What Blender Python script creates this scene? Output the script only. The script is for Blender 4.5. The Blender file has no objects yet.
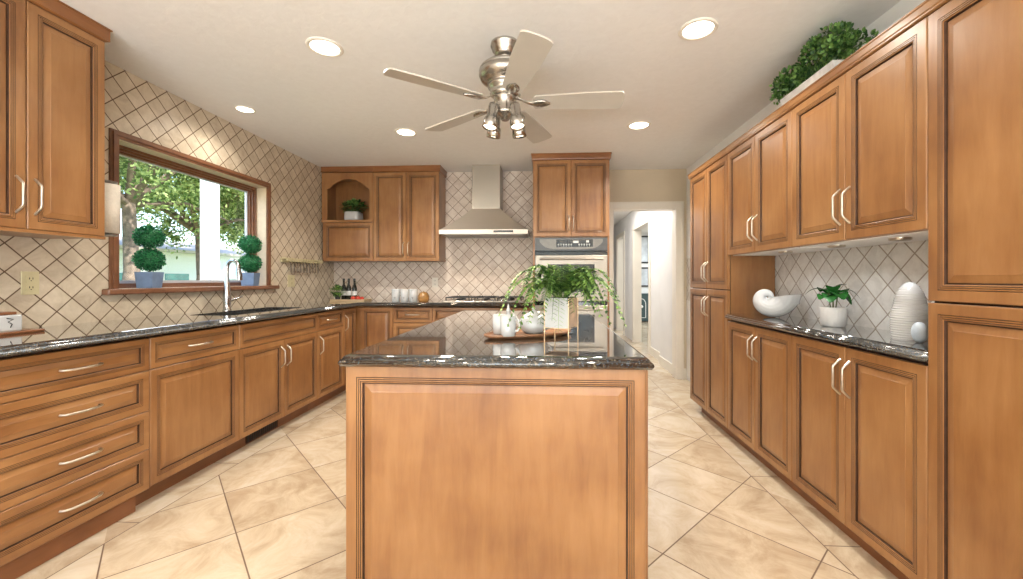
import bpy, bmesh, math, random
from mathutils import Vector, Matrix
random.seed(7)
PI = math.pi
SC = bpy.context.scene
COL = SC.collection

# ---------------------------------------------------------------- camera
CAMH = 1.157
cam_d = bpy.data.cameras.new('camera')
cam = bpy.data.objects.new('camera', cam_d); COL.objects.link(cam)
cam.location = (0, 0, CAMH)
cam.rotation_euler = (PI/2, 0, math.atan((546-524.5)/405.0))
cam_d.sensor_width = 36.0
cam_d.lens = 405.0*36/1023
cam_d.shift_x = -(524.5-511.5)/1023
cam_d.shift_y = -(289.5-279.3)/1023
cam_d.clip_start = 0.02
SC.camera = cam

# ---------------------------------------------------------------- view, world, sun, big lights
SC.view_settings.view_transform = 'Standard'
SC.view_settings.look = 'None'
SC.view_settings.exposure = 0.42
SC.view_settings.gamma = 1.0
SC.view_settings.use_curve_mapping = False

world = bpy.data.worlds.new('World'); SC.world = world
world.use_nodes = True
wn = world.node_tree.nodes; wl = world.node_tree.links
wn.clear()
sky = wn.new('ShaderNodeTexSky'); sky.sky_type = 'NISHITA'
sky.sun_disc = False; sky.sun_elevation = math.radians(52); sky.sun_rotation = math.radians(100)
sky.air_density = 1.0; sky.dust_density = 1.0
bg = wn.new('ShaderNodeBackground'); bg.inputs['Strength'].default_value = 0.42
wo = wn.new('ShaderNodeOutputWorld')
wl.new(sky.outputs[0], bg.inputs[0]); wl.new(bg.outputs[0], wo.inputs[0])

def light(name, kind, loc, rot, power, color, size=None, size_y=None, spot=None, blend=.5, radius=None):
    d = bpy.data.lights.new(name, kind); d.energy = power; d.color = color
    if kind == 'AREA':
        d.shape = 'RECTANGLE'; d.size = size; d.size_y = size_y or size
    if kind == 'SPOT':
        d.spot_size = spot; d.spot_blend = blend
    if radius is not None and kind in ('SPOT', 'POINT'): d.shadow_soft_size = radius
    if kind == 'SUN': d.angle = math.radians(1)
    o = bpy.data.objects.new(name, d); COL.objects.link(o)
    o.location = loc; o.rotation_euler = rot
    return o

light('sun', 'SUN', (8, -4, 12), (math.radians(18), math.radians(42), 0), 10, (1, .96, .88))
# added soft fill lamp, unseen behind the camera, lighting the room frontally
light('rear_fill', 'AREA', (-.5, -2.85, 1.35), (math.radians(100), 0, 0), 13, (.95, .98, 1.0), 3.6, 2.1)
# added low bounce lamp behind the camera, aimed up to brighten the ceiling
light('uplight_fill', 'AREA', (-.5, -2.45, .55), (math.radians(177), 0, 0), 285, (.96, .98, 1.0), 3.4, .9)
# daylight falling through the kitchen window from the sky above it
light('daylight_window', 'AREA', (-3.5, 2.96, 2.75), (0, math.radians(-52), 0), 40, (.9, .96, 1.0), .9, 1.6)
# daylight in the hallway beyond the doorway and in the room off it
light('daylight_hallway', 'AREA', (.95, 6.3, 2.40), (0, 0, 0), 34, (1.0, .97, .94), .9, 2.4)
light('daylight_far_room', 'AREA', (3.2, 9.3, 2.40), (0, 0, 0), 70, (.9, .97, 1.0), 2.0, 2.4)

# ---------------------------------------------------------------- materials
MATS = {}
def nmat(name):
    m = bpy.data.materials.new(name); m.use_nodes = True
    MATS[name] = m
    nt = m.node_tree
    return m, nt, nt.nodes, nt.links, nt.nodes['Principled BSDF']
def sset(b, **k):
    for key, v in k.items():
        b.inputs[key.replace('_', ' ')].default_value = v
def plain(name, col, rough=.5, metal=0., noise=.0, nscale=30, spec=.5, bump=0., emis=None, estr=0., coat=0.):
    m, nt, n, l, b = nmat(name)
    sset(b, Roughness=rough, Metallic=metal)
    b.inputs['Specular IOR Level'].default_value = spec
    b.inputs['Coat Weight'].default_value = coat
    tc = n.new('ShaderNodeTexCoord')
    nz = n.new('ShaderNodeTexNoise'); nz.inputs['Scale'].default_value = nscale; nz.inputs['Detail'].default_value = 5
    l.new(tc.outputs['Object'], nz.inputs['Vector'])
    r = n.new('ShaderNodeValToRGB')
    r.color_ramp.elements[0].position = .3; r.color_ramp.elements[1].position = .7
    r.color_ramp.elements[0].color = tuple(c*(1-noise) for c in col[:3])+(1,)
    r.color_ramp.elements[1].color = tuple(min(1, c*(1+noise)) for c in col[:3])+(1,)
    l.new(nz.outputs['Fac'], r.inputs['Fac']); l.new(r.outputs['Color'], b.inputs['Base Color'])
    if bump:
        bp = n.new('ShaderNodeBump'); bp.inputs['Strength'].default_value = bump; bp.inputs['Distance'].default_value = .01
        l.new(nz.outputs['Fac'], bp.inputs['Height']); l.new(bp.outputs[0], b.inputs['Normal'])
    if emis:
        b.inputs['Emission Color'].default_value = tuple(emis)+(1,); b.inputs['Emission Strength'].default_value = estr
    return m

def wood(name, horizontal=False, dark=(.210, .088, .030), mid=(.298, .136, .047), lite=(.39, .197, .076), rough=.33):
    m, nt, n, l, b = nmat(name)
    tc = n.new('ShaderNodeTexCoord'); oi = n.new('ShaderNodeObjectInfo')
    mp = n.new('ShaderNodeMapping')
    mp.inputs['Scale'].default_value = (1.2, 9, 9) if horizontal else (9, 9, 1.2)
    va = n.new('ShaderNodeVectorMath'); va.operation = 'MULTIPLY_ADD'
    cmb = n.new('ShaderNodeCombineXYZ')
    for i in range(3): l.new(oi.outputs['Random'], cmb.inputs[i])
    va.inputs[1].default_value = (17, 23, 31)
    l.new(cmb.outputs[0], va.inputs[0]); l.new(tc.outputs['Object'], va.inputs[2])
    l.new(va.outputs[0], mp.inputs['Vector'])
    n1 = n.new('ShaderNodeTexNoise'); n1.inputs['Scale'].default_value = 2.6; n1.inputs['Detail'].default_value = 7; n1.inputs['Roughness'].default_value = .62; n1.inputs['Distortion'].default_value = .35
    l.new(mp.outputs[0], n1.inputs['Vector'])
    n2 = n.new('ShaderNodeTexNoise'); n2.inputs['Scale'].default_value = 3.2; n2.inputs['Detail'].default_value = 3
    l.new(va.outputs[0], n2.inputs['Vector'])
    ad = n.new('ShaderNodeMath'); ad.operation = 'MULTIPLY_ADD'; ad.inputs[1].default_value = .42
    l.new(n1.outputs['Fac'], ad.inputs[0])
    m2 = n.new('ShaderNodeMath'); m2.operation = 'MULTIPLY'; m2.inputs[1].default_value = .58
    l.new(n2.outputs['Fac'], m2.inputs[0]); l.new(m2.outputs[0], ad.inputs[2])
    ad2 = n.new('ShaderNodeMath'); ad2.operation = 'MULTIPLY_ADD'; ad2.inputs[1].default_value = .10
    l.new(oi.outputs['Random'], ad2.inputs[0]); l.new(ad.outputs[0], ad2.inputs[2])
    r = n.new('ShaderNodeValToRGB'); e = r.color_ramp.elements
    e[0].position = .36; e[0].color = dark+(1,); e[1].position = .72; e[1].color = lite+(1,)
    k = e.new(.52); k.color = mid+(1,)
    l.new(ad2.outputs[0], r.inputs['Fac']); l.new(r.outputs['Color'], b.inputs['Base Color'])
    sset(b, Roughness=rough)
    b.inputs['Coat Weight'].default_value = .25; b.inputs['Coat Roughness'].default_value = .22
    bp = n.new('ShaderNodeBump'); bp.inputs['Strength'].default_value = .05; bp.inputs['Distance'].default_value = .004
    l.new(n1.outputs['Fac'], bp.inputs['Height']); l.new(bp.outputs[0], b.inputs['Normal'])
    return m

def math_node(n, l, op, a, b=None, c=None):
    nd = n.new('ShaderNodeMath'); nd.operation = op
    for i, v in enumerate((a, b, c)):
        if v is None: continue
        if isinstance(v, (int, float)): nd.inputs[i].default_value = v
        else: l.new(v, nd.inputs[i])
    return nd.outputs[0]

def diamond_tile(name, axis, s_u, s_v, ph_u, ph_v, cols, grout, gw, rough, vein=0., bump=.25, nscale=9, ring=None):
    """square tiles laid on the diagonal; axis: (a, b) world axes; u = (a+b)/s_u, v = (b-a)/s_v"""
    m, nt, n, l, b = nmat(name)
    g = n.new('ShaderNodeNewGeometry'); sp = n.new('ShaderNodeSeparateXYZ'); l.new(g.outputs['Position'], sp.inputs[0])
    A = sp.outputs[axis[0]]; B = sp.outputs[axis[1]]
    u = math_node(n, l, 'DIVIDE', math_node(n, l, 'SUBTRACT', math_node(n, l, 'ADD', A, B), ph_u), s_u)
    v = math_node(n, l, 'DIVIDE', math_node(n, l, 'SUBTRACT', math_node(n, l, 'SUBTRACT', B, A), ph_v), s_v)
    def edge(t):
        fr = math_node(n, l, 'FRACT', t)
        return math_node(n, l, 'SUBTRACT', .5, math_node(n, l, 'ABSOLUTE', math_node(n, l, 'SUBTRACT', fr, .5)))
    d = math_node(n, l, 'MINIMUM', edge(u), edge(v))
    cu = n.new('ShaderNodeCombineXYZ')
    l.new(math_node(n, l, 'FLOOR', u), cu.inputs[0]); l.new(math_node(n, l, 'FLOOR', v), cu.inputs[1])
    if ring:   # border strip along the side runs, tiles square to the wall
        x0, x1, yph, yl = ring
        X = sp.outputs['X']; Y = sp.outputs['Y']
        inner = math_node(n, l, 'MULTIPLY', math_node(n, l, 'GREATER_THAN', X, x0), math_node(n, l, 'LESS_THAN', X, x1))
        dx = math_node(n, l, 'MINIMUM', math_node(n, l, 'ABSOLUTE', math_node(n, l, 'SUBTRACT', X, x0)), math_node(n, l, 'ABSOLUTE', math_node(n, l, 'SUBTRACT', X, x1)))
        dx = math_node(n, l, 'DIVIDE', dx, s_u*.7071)
        yy = math_node(n, l, 'DIVIDE', math_node(n, l, 'SUBTRACT', Y, yph), yl)
        ey = math_node(n, l, 'MULTIPLY', edge(yy), yl/(s_u*.7071))
        dbord = math_node(n, l, 'MINIMUM', ey, dx)
        din = math_node(n, l, 'MINIMUM', math_node(n, l, 'MULTIPLY', d, 1.0), dx)
        mixd = n.new('ShaderNodeMix'); l.new(inner, mixd.inputs[0]); l.new(dbord, mixd.inputs[2]); l.new(din, mixd.inputs[3])
        d = mixd.outputs[0]
        inside_id = math_node(n, l, 'MULTIPLY', inner, 50.); l.new(inside_id, cu.inputs[2])
    mask = n.new('ShaderNodeMapRange'); mask.inputs['From Min'].default_value = gw*.75; mask.inputs['From Max'].default_value = gw*1.3
    l.new(d, mask.inputs['Value'])
    wnz = n.new('ShaderNodeTexWhiteNoise'); l.new(cu.outputs[0], wnz.inputs['Vector'])
    off = n.new('ShaderNodeVectorMath'); off.operation = 'MULTIPLY_ADD'; off.inputs[1].default_value = (13, 13, 13)
    l.new(wnz.outputs['Color'], off.inputs[0]); l.new(g.outputs['Position'], off.inputs[2])
    nz = n.new('ShaderNodeTexNoise'); nz.inputs['Scale'].default_value = nscale; nz.inputs['Detail'].default_value = 8; nz.inputs['Roughness'].default_value = .68
    nz.inputs['Distortion'].default_value = vein
    l.new(off.outputs[0], nz.inputs['Vector'])
    t = math_node(n, l, 'MULTIPLY_ADD', wnz.outputs['Value'], .16, math_node(n, l, 'SUBTRACT', nz.outputs['Fac'], .08))
    r = n.new('ShaderNodeValToRGB'); e = r.color_ramp.elements
    e[0].position = .32; e[0].color = cols[0]+(1,); e[1].position = .68; e[1].color = cols[2]+(1,)
    k = e.new(.5); k.color = cols[1]+(1,)
    l.new(t, r.inputs['Fac'])
    mx = n.new('ShaderNodeMix'); mx.data_type = 'RGBA'
    l.new(mask.outputs[0], mx.inputs[0]); mx.inputs[6].default_value = grout+(1,); l.new(r.outputs['Color'], mx.inputs[7])
    l.new(mx.outputs[2], b.inputs['Base Color'])
    rr = n.new('ShaderNodeMapRange'); rr.inputs['To Min'].default_value = .8; rr.inputs['To Max'].default_value = rough
    l.new(mask.outputs[0], rr.inputs['Value']); l.new(rr.outputs[0], b.inputs['Roughness'])
    h = math_node(n, l, 'MULTIPLY_ADD', nz.outputs['Fac'], .25, mask.outputs[0])
    bp = n.new('ShaderNodeBump'); bp.inputs['Strength'].default_value = bump; bp.inputs['Distance'].default_value = .003
    l.new(h, bp.inputs['Height']); l.new(bp.outputs[0], b.inputs['Normal'])
    return m

def granite(name, c0=(.012, .013, .013), c1=(.030, .029, .026), c2=(.20, .165, .115), blue=(.07, .10, .13)):
    m, nt, n, l, b = nmat(name)
    g = n.new('ShaderNodeNewGeometry')
    n1 = n.new('ShaderNodeTexNoise'); n1.inputs['Scale'].default_value = 170; n1.inputs['Detail'].default_value = 4; n1.inputs['Roughness'].default_value = .7
    n2 = n.new('ShaderNodeTexVoronoi'); n2.inputs['Scale'].default_value = 260
    n3 = n.new('ShaderNodeTexNoise'); n3.inputs['Scale'].default_value = 70; n3.inputs['Detail'].default_value = 3
    for q in (n1, n2, n3): l.new(g.outputs['Position'], q.inputs['Vector'])
    r = n.new('ShaderNodeValToRGB'); e = r.color_ramp.elements
    e[0].position = .44; e[0].color = c0+(1,); e[1].position = .66; e[1].color = c2+(1,)
    k = e.new(.54); k.color = c1+(1,)
    t = math_node(n, l, 'MULTIPLY_ADD', n3.outputs['Fac'], .45, math_node(n, l, 'MULTIPLY', n1.outputs['Fac'], .55))
    l.new(t, r.inputs['Fac'])
    r2 = n.new('ShaderNodeValToRGB'); r2.color_ramp.elements[0].position = .86; r2.color_ramp.elements[1].position = .95
    sp = n.new('ShaderNodeSeparateColor'); l.new(n2.outputs['Color'], sp.inputs[0]); l.new(sp.outputs[0], r2.inputs['Fac'])
    mx = n.new('ShaderNodeMix'); mx.data_type = 'RGBA'
    l.new(r2.outputs['Color'], mx.inputs[0]); l.new(r.outputs['Color'], mx.inputs[6]); mx.inputs[7].default_value = blue+(1,)
    l.new(mx.outputs[2], b.inputs['Base Color'])
    sset(b, Roughness=.07); b.inputs['IOR'].default_value = 1.62
    b.inputs['Coat Weight'].default_value = 1.0; b.inputs['Coat Roughness'].default_value = .015; b.inputs['Coat IOR'].default_value = 1.6
    return m

def brushed(name, col, rough=.36, horizontal=True):
    m, nt, n, l, b = nmat(name)
    tc = n.new('ShaderNodeTexCoord'); mp = n.new('ShaderNodeMapping')
    mp.inputs['Scale'].default_value = (2, 2, 160) if horizontal else (160, 160, 2)
    l.new(tc.outputs['Object'], mp.inputs['Vector'])
    nz = n.new('ShaderNodeTexNoise'); nz.inputs['Scale'].default_value = 3; nz.inputs['Detail'].default_value = 4
    l.new(mp.outputs[0], nz.inputs['Vector'])
    sset(b, Metallic=1.0); b.inputs['Base Color'].default_value = col+(1,)
    rr = n.new('ShaderNodeMapRange'); rr.inputs['To Min'].default_value = rough*.7; rr.inputs['To Max'].default_value = rough*1.4
    l.new(nz.outputs['Fac'], rr.inputs['Value']); l.new(rr.outputs[0], b.inputs['Roughness'])
    bp = n.new('ShaderNodeBump'); bp.inputs['Strength'].default_value = .03; bp.inputs['Distance'].default_value = .001
    l.new(nz.outputs['Fac'], bp.inputs['Height']); l.new(bp.outputs[0], b.inputs['Normal'])
    return m

def glass(name, tint=(1, 1, 1), refl=.06):
    m = bpy.data.materials.new(name); m.use_nodes = True; MATS[name] = m
    n = m.node_tree.nodes; l = m.node_tree.links; n.clear()
    t = n.new('ShaderNodeBsdfTransparent'); t.inputs[0].default_value = tint+(1,)
    g = n.new('ShaderNodeBsdfGlossy'); g.inputs['Roughness'].default_value = .02
    lw = n.new('ShaderNodeLayerWeight'); lw.inputs['Blend'].default_value = .5
    pw = n.new('ShaderNodeMath'); pw.operation = 'POWER'; pw.inputs[1].default_value = 5; l.new(lw.outputs['Facing'], pw.inputs[0])
    f = n.new('ShaderNodeMath'); f.operation = 'MULTIPLY_ADD'; f.inputs[1].default_value = .5; f.inputs[2].default_value = .03; l.new(pw.outputs[0], f.inputs[0])
    mx = n.new('ShaderNodeMixShader'); o = n.new('ShaderNodeOutputMaterial')
    l.new(f.outputs[0], mx.inputs[0]); l.new(t.outputs[0], mx.inputs[1]); l.new(g.outputs[0], mx.inputs[2]); l.new(mx.outputs[0], o.inputs[0])
    return m

def leafmat(name, c0, c1, rough=.45, trans=.25):
    m, nt, n, l, b = nmat(name)
    g = n.new('ShaderNodeNewGeometry')
    nz = n.new('ShaderNodeTexNoise'); nz.inputs['Scale'].default_value = 60
    l.new(g.outputs['Position'], nz.inputs['Vector'])
    r = n.new('ShaderNodeValToRGB'); r.color_ramp.elements[0].position = .35; r.color_ramp.elements[1].position = .68
    r.color_ramp.elements[0].color = c0+(1,); r.color_ramp.elements[1].color = c1+(1,)
    rnd = math_node(n, l, 'MULTIPLY_ADD', g.outputs['Random Per Island'], .5, math_node(n, l, 'MULTIPLY', nz.outputs['Fac'], .5))
    l.new(rnd, r.inputs['Fac']); l.new(r.outputs['Color'], b.inputs['Base Color'])
    sset(b, Roughness=rough)
    tr = n.new('ShaderNodeBsdfTranslucent'); l.new(r.outputs['Color'], tr.inputs[0])
    mx = n.new('ShaderNodeMixShader'); mx.inputs[0].default_value = trans
    out = [q for q in n if q.type == 'OUTPUT_MATERIAL'][0]
    l.new(b.outputs[0], mx.inputs[1]); l.new(tr.outputs[0], mx.inputs[2]); l.new(mx.outputs[0], out.inputs[0])
    return m

M_W = wood('maple_vertical'); M_WH = wood('maple_horizontal', True)
M_WD = wood('maple_trim_dark', True, (.17, .062, .018), (.24, .092, .028), (.31, .13, .042))
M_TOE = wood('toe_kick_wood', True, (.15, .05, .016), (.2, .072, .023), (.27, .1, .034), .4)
M_GLZ = plain('brown_glaze', (.060, .026, .013), .5, noise=.3)
M_GAP = plain('seam_dark', (.045, .018, .009), .7, noise=.2)
M_WINW = wood('window_wood', True, (.13, .052, .024), (.19, .080, .038), (.26, .118, .06))
M_GR = granite('dark_granite')
M_STEEL = brushed('brushed_steel', (.38, .34, .29))
M_STEELV = brushed('brushed_steel_vertical', (.40, .365, .315), .36, False)
M_NICK = plain('brushed_nickel', (.62, .56, .48), .30, 1., .08, 60)
M_FAN = plain('fan_nickel', (.47, .44, .40), .27, 1., .08, 60)
M_PEWT = plain('dark_pewter', (.26, .25, .235), .32, 1., .1, 60)
M_CHR = plain('polished_steel', (.52, .54, .56), .16, 1., .03)
M_BLK = plain('black_gloss', (.012, .012, .013), .12, noise=.2)
M_BLKM = plain('black_iron', (.02, .02, .02), .5, noise=.2)
M_CERW = plain('white_ceramic', (.56, .565, .56), .18, noise=.02, coat=.4)
M_MATW = plain('matte_white_ceramic', (.64, .63, .61), .5, noise=.04)
M_HOOD = brushed('hood_steel', (.66, .61, .54), .48)
M_PAINT = plain('cream_trim_paint', (.80, .75, .66), .4, noise=.03, nscale=4)
M_WALLB = plain('beige_wall_paint', (.62, .52, .38), .7, noise=.05, nscale=3)
M_WALLW = plain('pale_wall_paint', (.88, .88, .87), .7, noise=.03, nscale=3)
M_HALL = plain('hall_grey_paint', (.74, .73, .72), .6, noise=.04, nscale=3)
M_CREAM = plain('cream_plastic', (.62, .55, .33), .4, noise=.05)
M_PAPER = plain('paper_roll', (.72, .66, .56), .8, noise=.05, nscale=80, bump=.2)
M_BLUEG = plain('galvanized_bluegrey', (.20, .29, .46), .4, .35, .12, 20)
M_GLASS = glass('window_glass')
M_FERN = leafmat('fern_leaf', (.028, .10, .018), (.27, .44, .10))
M_BOX = leafmat('boxwood_leaf', (.02, .08, .015), (.18, .34, .08))
M_TOP = leafmat('topiary_leaf', (.008, .09, .035), (.05, .3, .11))
M_TREE = leafmat('oak_leaf', (.09, .17, .04), (.50, .60, .24), .5, .5)
M_BROAD = leafmat('broad_leaf', (.006, .05, .008), (.03, .17, .03), .25, .15)
M_STEM = plain('plant_stem', (.09, .11, .03), .6, noise=.2)
M_SOIL = plain('soil', (.03, .02, .012), .9, noise=.4, nscale=80, bump=.5)
M_BARK = plain('bark', (.16, .12, .09), .9, noise=.4, nscale=12, bump=.6)

def ceiling_mat():
    m, nt, n, l, b = nmat('textured_ceiling')
    g = n.new('ShaderNodeNewGeometry')
    nz = n.new('ShaderNodeTexNoise'); nz.inputs['Scale'].default_value = 22; nz.inputs['Detail'].default_value = 7; nz.inputs['Distortion'].default_value = .6
    l.new(g.outputs['Position'], nz.inputs['Vector'])
    r = n.new('ShaderNodeValToRGB'); r.color_ramp.elements[0].color = (.78, .765, .74, 1); r.color_ramp.elements[1].color = (.86, .85, .83, 1)
    l.new(nz.outputs['Fac'], r.inputs['Fac']); l.new(r.outputs['Color'], b.inputs['Base Color'])
    bp = n.new('ShaderNodeBump'); bp.inputs['Strength'].default_value = .22; bp.inputs['Distance'].default_value = .008
    l.new(nz.outputs['Fac'], bp.inputs['Height']); l.new(bp.outputs[0], b.inputs['Normal'])
    sset(b, Roughness=.75)
    return m
M_CEIL = ceiling_mat()
TS = .138
beige = ((.50, .41, .30), (.61, .52, .39), (.70, .61, .48))
brown = (.13, .075, .04)
M_TL = diamond_tile('backsplash_left', (1, 2), TS, TS, 2.005+1.262, 1.262-2.005, beige, brown, .028, .35, .6)
M_TB = diamond_tile('backsplash_back', (0, 2), TS, TS, -1.945+1.324, 1.324+1.945, ((.58, .47, .39), (.70, .60, .51), (.79, .71, .62)), (.24, .15, .09), .026, .35, .6)
M_TR = diamond_tile('backsplash_right', (1, 2), .142, .142, 2.024+1.272, 1.272-2.024, ((.60, .58, .55), (.72, .70, .67), (.80, .79, .76)), (.36, .31, .26), .03, .35, .6, nscale=14)
M_FLOOR = diamond_tile('travertine_floor', (0, 1), .6215, .648, .363, .596, ((.46, .345, .23), (.60, .49, .35), (.69, .60, .47)), (.16, .10, .06), .0065, .10, .7, .12, 4.5, ring=(-1.93, 1.205, 1.826, .62))

# ---------------------------------------------------------------- mesh builder
class MB:
    def __init__(s): s.v = []; s.f = []; s.m = []; s.sm = []
    def add(s, verts, faces, mi=0, smooth=False, M=None):
        o = len(s.v)
        s.v += [tuple(M @ Vector(p)) if M is not None else tuple(p) for p in verts]
        s.f += [tuple(i+o for i in f) for f in faces]
        s.m += [mi]*len(faces); s.sm += [smooth]*len(faces)
        return s
    def box(s, x0, x1, y0, y1, z0, z1, mi=0, M=None, bev=0.):
        if bev > 0:
            b = bev; xs = ((x0, x0+b), (x1, x1-b)); V = []
            # chamfered box: loft of rings along z
            def ring(z, i): return [(x0+i, y0+b, z), (x0+b, y0+i, z), (x1-b, y0+i, z), (x1-i, y0+b, z), (x1-i, y1-b, z), (x1-b, y1-i, z), (x0+b, y1-i, z), (x0+i, y1-b, z)]
            R = [[(x0+b, y0+b, z0)]*0]
            rings = []
            def rr(z, i): 
                return [(x0+i, y0+b, z), (x0+b, y0+i, z), (x1-b, y0+i, z), (x1-i, y0+b, z), (x1-i, y1-b, z), (x1-b, y1-i, z), (x0+b, y1-i, z), (x0+i, y1-b, z)]
            rings = [rr(z0, b*.6), rr(z0+b, 0), rr(z1-b, 0), rr(z1, b*.6)]
            return s.loft(rings, mi, M=M, cap=True)
        V = [(x0, y0, z0), (x1, y0, z0), (x1, y1, z0), (x0, y1, z0), (x0, y0, z1), (x1, y0, z1), (x1, y1, z1), (x0, y1, z1)]
        F = [(0, 3, 2, 1), (4, 5, 6, 7), (0, 1, 5, 4), (1, 2, 6, 5), (2, 3, 7, 6), (3, 0, 4, 7)]
        return s.add(V, F, mi, False, M)
    def loft(s, rings, mi=0, smooth=False, M=None, cap=False, closed=True):
        n = len(rings[0]); V = [p for r in rings for p in r]; F = []
        for k in range(len(rings)-1):
            for i in range(n if closed else n-1):
                j = (i+1) % n
                F.append((k*n+i, k*n+j, (k+1)*n+j, (k+1)*n+i))
        s.add(V, F, mi, smooth, M)
        if cap:
            s.add(rings[0], [tuple(reversed(range(n)))], mi, False, M)
            s.add(rings[-1], [tuple(range(n))], mi, False, M)
        return s
    def lathe(s, prof, c=(0, 0, 0), seg=32, mi=0, smooth=True, M=None, cap=True, rib=0., ribn=0):
        rings = []
        for r, z in prof:
            rings.append([(c[0]+r*(1+rib*math.cos(ribn*2*PI*i/seg))*math.cos(2*PI*i/seg), c[1]+r*(1+rib*math.cos(ribn*2*PI*i/seg))*math.sin(2*PI*i/seg), c[2]+z) for i in range(seg)])
        s.loft(rings, mi, smooth, M)
        if cap:
            if prof[0][0] > 1e-5: s.add(rings[0], [tuple(reversed(range(seg)))], mi, False, M)
            if prof[-1][0] > 1e-5: s.add(rings[-1], [tuple(range(seg))], mi, False, M)
        return s
    def tube(s, pts, r, seg=10, mi=0, M=None, cap=True, flat=1.):
        pts = [Vector(p) for p in pts]; rings = []
        N = len(pts)
        T = []
        for i in range(N):
            t = (pts[min(i+1, N-1)]-pts[max(i-1, 0)]).normalized(); T.append(t)
        up = Vector((0, 0, 1)) if abs(T[0].z) < .9 else Vector((1, 0, 0))
        a = T[0].cross(up).normalized()
        for i in range(N):
            a = (a-T[i]*a.dot(T[i])).normalized(); bb = T[i].cross(a)
            rad = r[i] if isinstance(r, (list, tuple)) else r
            rings.append([tuple(pts[i]+a*(rad*math.cos(2*PI*k/seg))+bb*(rad*flat*math.sin(2*PI*k/seg))) for k in range(seg)])
        return s.loft(rings, mi, True, M, cap)
    def sphere(s, c, r, seg=20, rings=12, mi=0, M=None):
        if isinstance(r, (int, float)): r = (r, r, r)
        R = []
        for k in range(rings+1):
            a = -PI/2+PI*k/rings; q = max(math.cos(a), 1e-4)
            R.append([(c[0]+r[0]*q*math.cos(2*PI*i/seg), c[1]+r[1]*q*math.sin(2*PI*i/seg), c[2]+r[2]*math.sin(a)) for i in range(seg)])
        return s.loft(R, mi, True, M)
    def leaf(s, p, d, up, L, W, mi=0, curl=.15):
        p = Vector(p); d = Vector(d).normalized(); sd = d.cross(Vector(up))
        if sd.length < 1e-4: sd = d.cross(Vector((1, .3, .2)))
        sd.normalize(); nn = sd.cross(d)
        V = [p, p+d*L*.35+sd*W*.5+nn*curl*L*.3, p+d*L*.75+sd*W*.36+nn*curl*L*.2, p+d*L-nn*curl*L*.2, p+d*L*.75-sd*W*.36+nn*curl*L*.2, p+d*L*.35-sd*W*.5+nn*curl*L*.3]
        return s.add(V, [(0, 1, 2, 5), (5, 2, 3, 4)], mi, False)
    def build(s, name, mats, parent=None):
        me = bpy.data.meshes.new(name)
        me.from_pydata(s.v, [], s.f)
        if not isinstance(mats, (list, tuple)): mats = [mats]
        for m in mats: me.materials.append(m)
        me.polygons.foreach_set('material_index', s.m); me.polygons.foreach_set('use_smooth', s.sm)
        me.update()
        o = bpy.data.objects.new(name, me); COL.objects.link(o)
        if parent is not None: o.parent = parent
        return o

def tag(o, label=None, cat=None, group=None, kind=None):
    if label: o['label'] = label
    if cat: o['category'] = cat
    if group: o['group'] = group
    if kind: o['kind'] = kind
    return o
def thing(name, label, cat, loc=(0, 0, 0), rz=0., group=None):
    o = bpy.data.objects.new(name, None); COL.objects.link(o)
    o.empty_display_size = .1
    o.location = loc; o.rotation_euler = (0, 0, rz)
    return tag(o, label, cat, group)
def struct(name, mb, mats, parent=None):
    o = mb.build(name, mats, parent)
    if parent is None: o['kind'] = 'structure'
    return o
def sempty(name):
    o = bpy.data.objects.new(name, None); COL.objects.link(o); o['kind'] = 'structure'; return o
def link_mesh(name, me, parent, loc=(0, 0, 0), rot=(0, 0, 0)):
    o = bpy.data.objects.new(name, me); COL.objects.link(o); o.parent = parent; o.location = loc; o.rotation_euler = rot
    return o
def copy_tree(root, loc, rz=None, label=None, group=None):
    r = root.copy(); COL.objects.link(r); r.location = loc
    if rz is not None: r.rotation_euler = (0, 0, rz)
    if label: r['label'] = label
    if group: r['group'] = group
    def rec(a, b):
        for ch in list(a.children):
            c = ch.copy(); COL.objects.link(c); c.parent = b; rec(ch, c)
    rec(root, r)
    return r

# ---------------------------------------------------------------- cabinet pieces
# local frame of a run: x along the wall, y into the cabinet (front plane y = 0), z up
PROF = [(.000, .020, 0), (.000, .003, 0), (.003, .000, 0), (.036, .000, 0), (.0372, .003, 1), (.0384, .000, 1), (.0425, .000, 0),
        (.0437, .003, 1), (.0449, .000, 1), (.049, .000, 0), (.0502, .003, 1), (.0514, .0005, 1), (.0550, .002, 0), (.0562, .0095, 1), (.0600, .0095, 1),
        (.0612, .0085, 0), (.0840, .0035, 0), (.0852, .0025, 0)]
def panel(mb, x0, x1, z0, z1, k=None, M=None):
    w, h = x1-x0, z1-z0
    if k is None: k = min(1., min(w, h)*.40/.0852)
    rings = []
    for ins, y, mi in PROF:
        i = ins*k
        rings.append([(x0+i, y, z0+i), (x1-i, y, z0+i), (x1-i, y, z1-i), (x0+i, y, z1-i)])
    for a in range(len(rings)-1):
        mb.loft([rings[a], rings[a+1]], PROF[a+1][2], False, M)
    mb.add(rings[-1], [(0, 1, 2, 3)], 0, False, M)
    mb.add(rings[0], [(3, 2, 1, 0)], 0, False, M)

def h_mesh(name, pts, r, mat, flat=1.):
    b = MB(); b.tube(pts, r, 8, flat=flat)
    o = b.build(name, mat); me = o.data; bpy.data.objects.remove(o); return me
HV = h_mesh('handle', [(0, .001, -.078), (0, -.012, -.066), (0, -.029, -.049), (0, -.032, -.042), (0, -.032, .042), (0, -.029, .049), (0, -.012, .066), (0, .001, .078)], .0052, M_NICK)
HH = h_mesh('handle', [(-.075, .001, 0), (-.070, -.016, 0), (-.055, -.026, 0), (-.03, -.031, 0), (0, -.033, 0), (.03, -.031, 0), (.055, -.026, 0), (.070, -.016, 0), (.075, .001, 0)], .0052, M_NICK)

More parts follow.
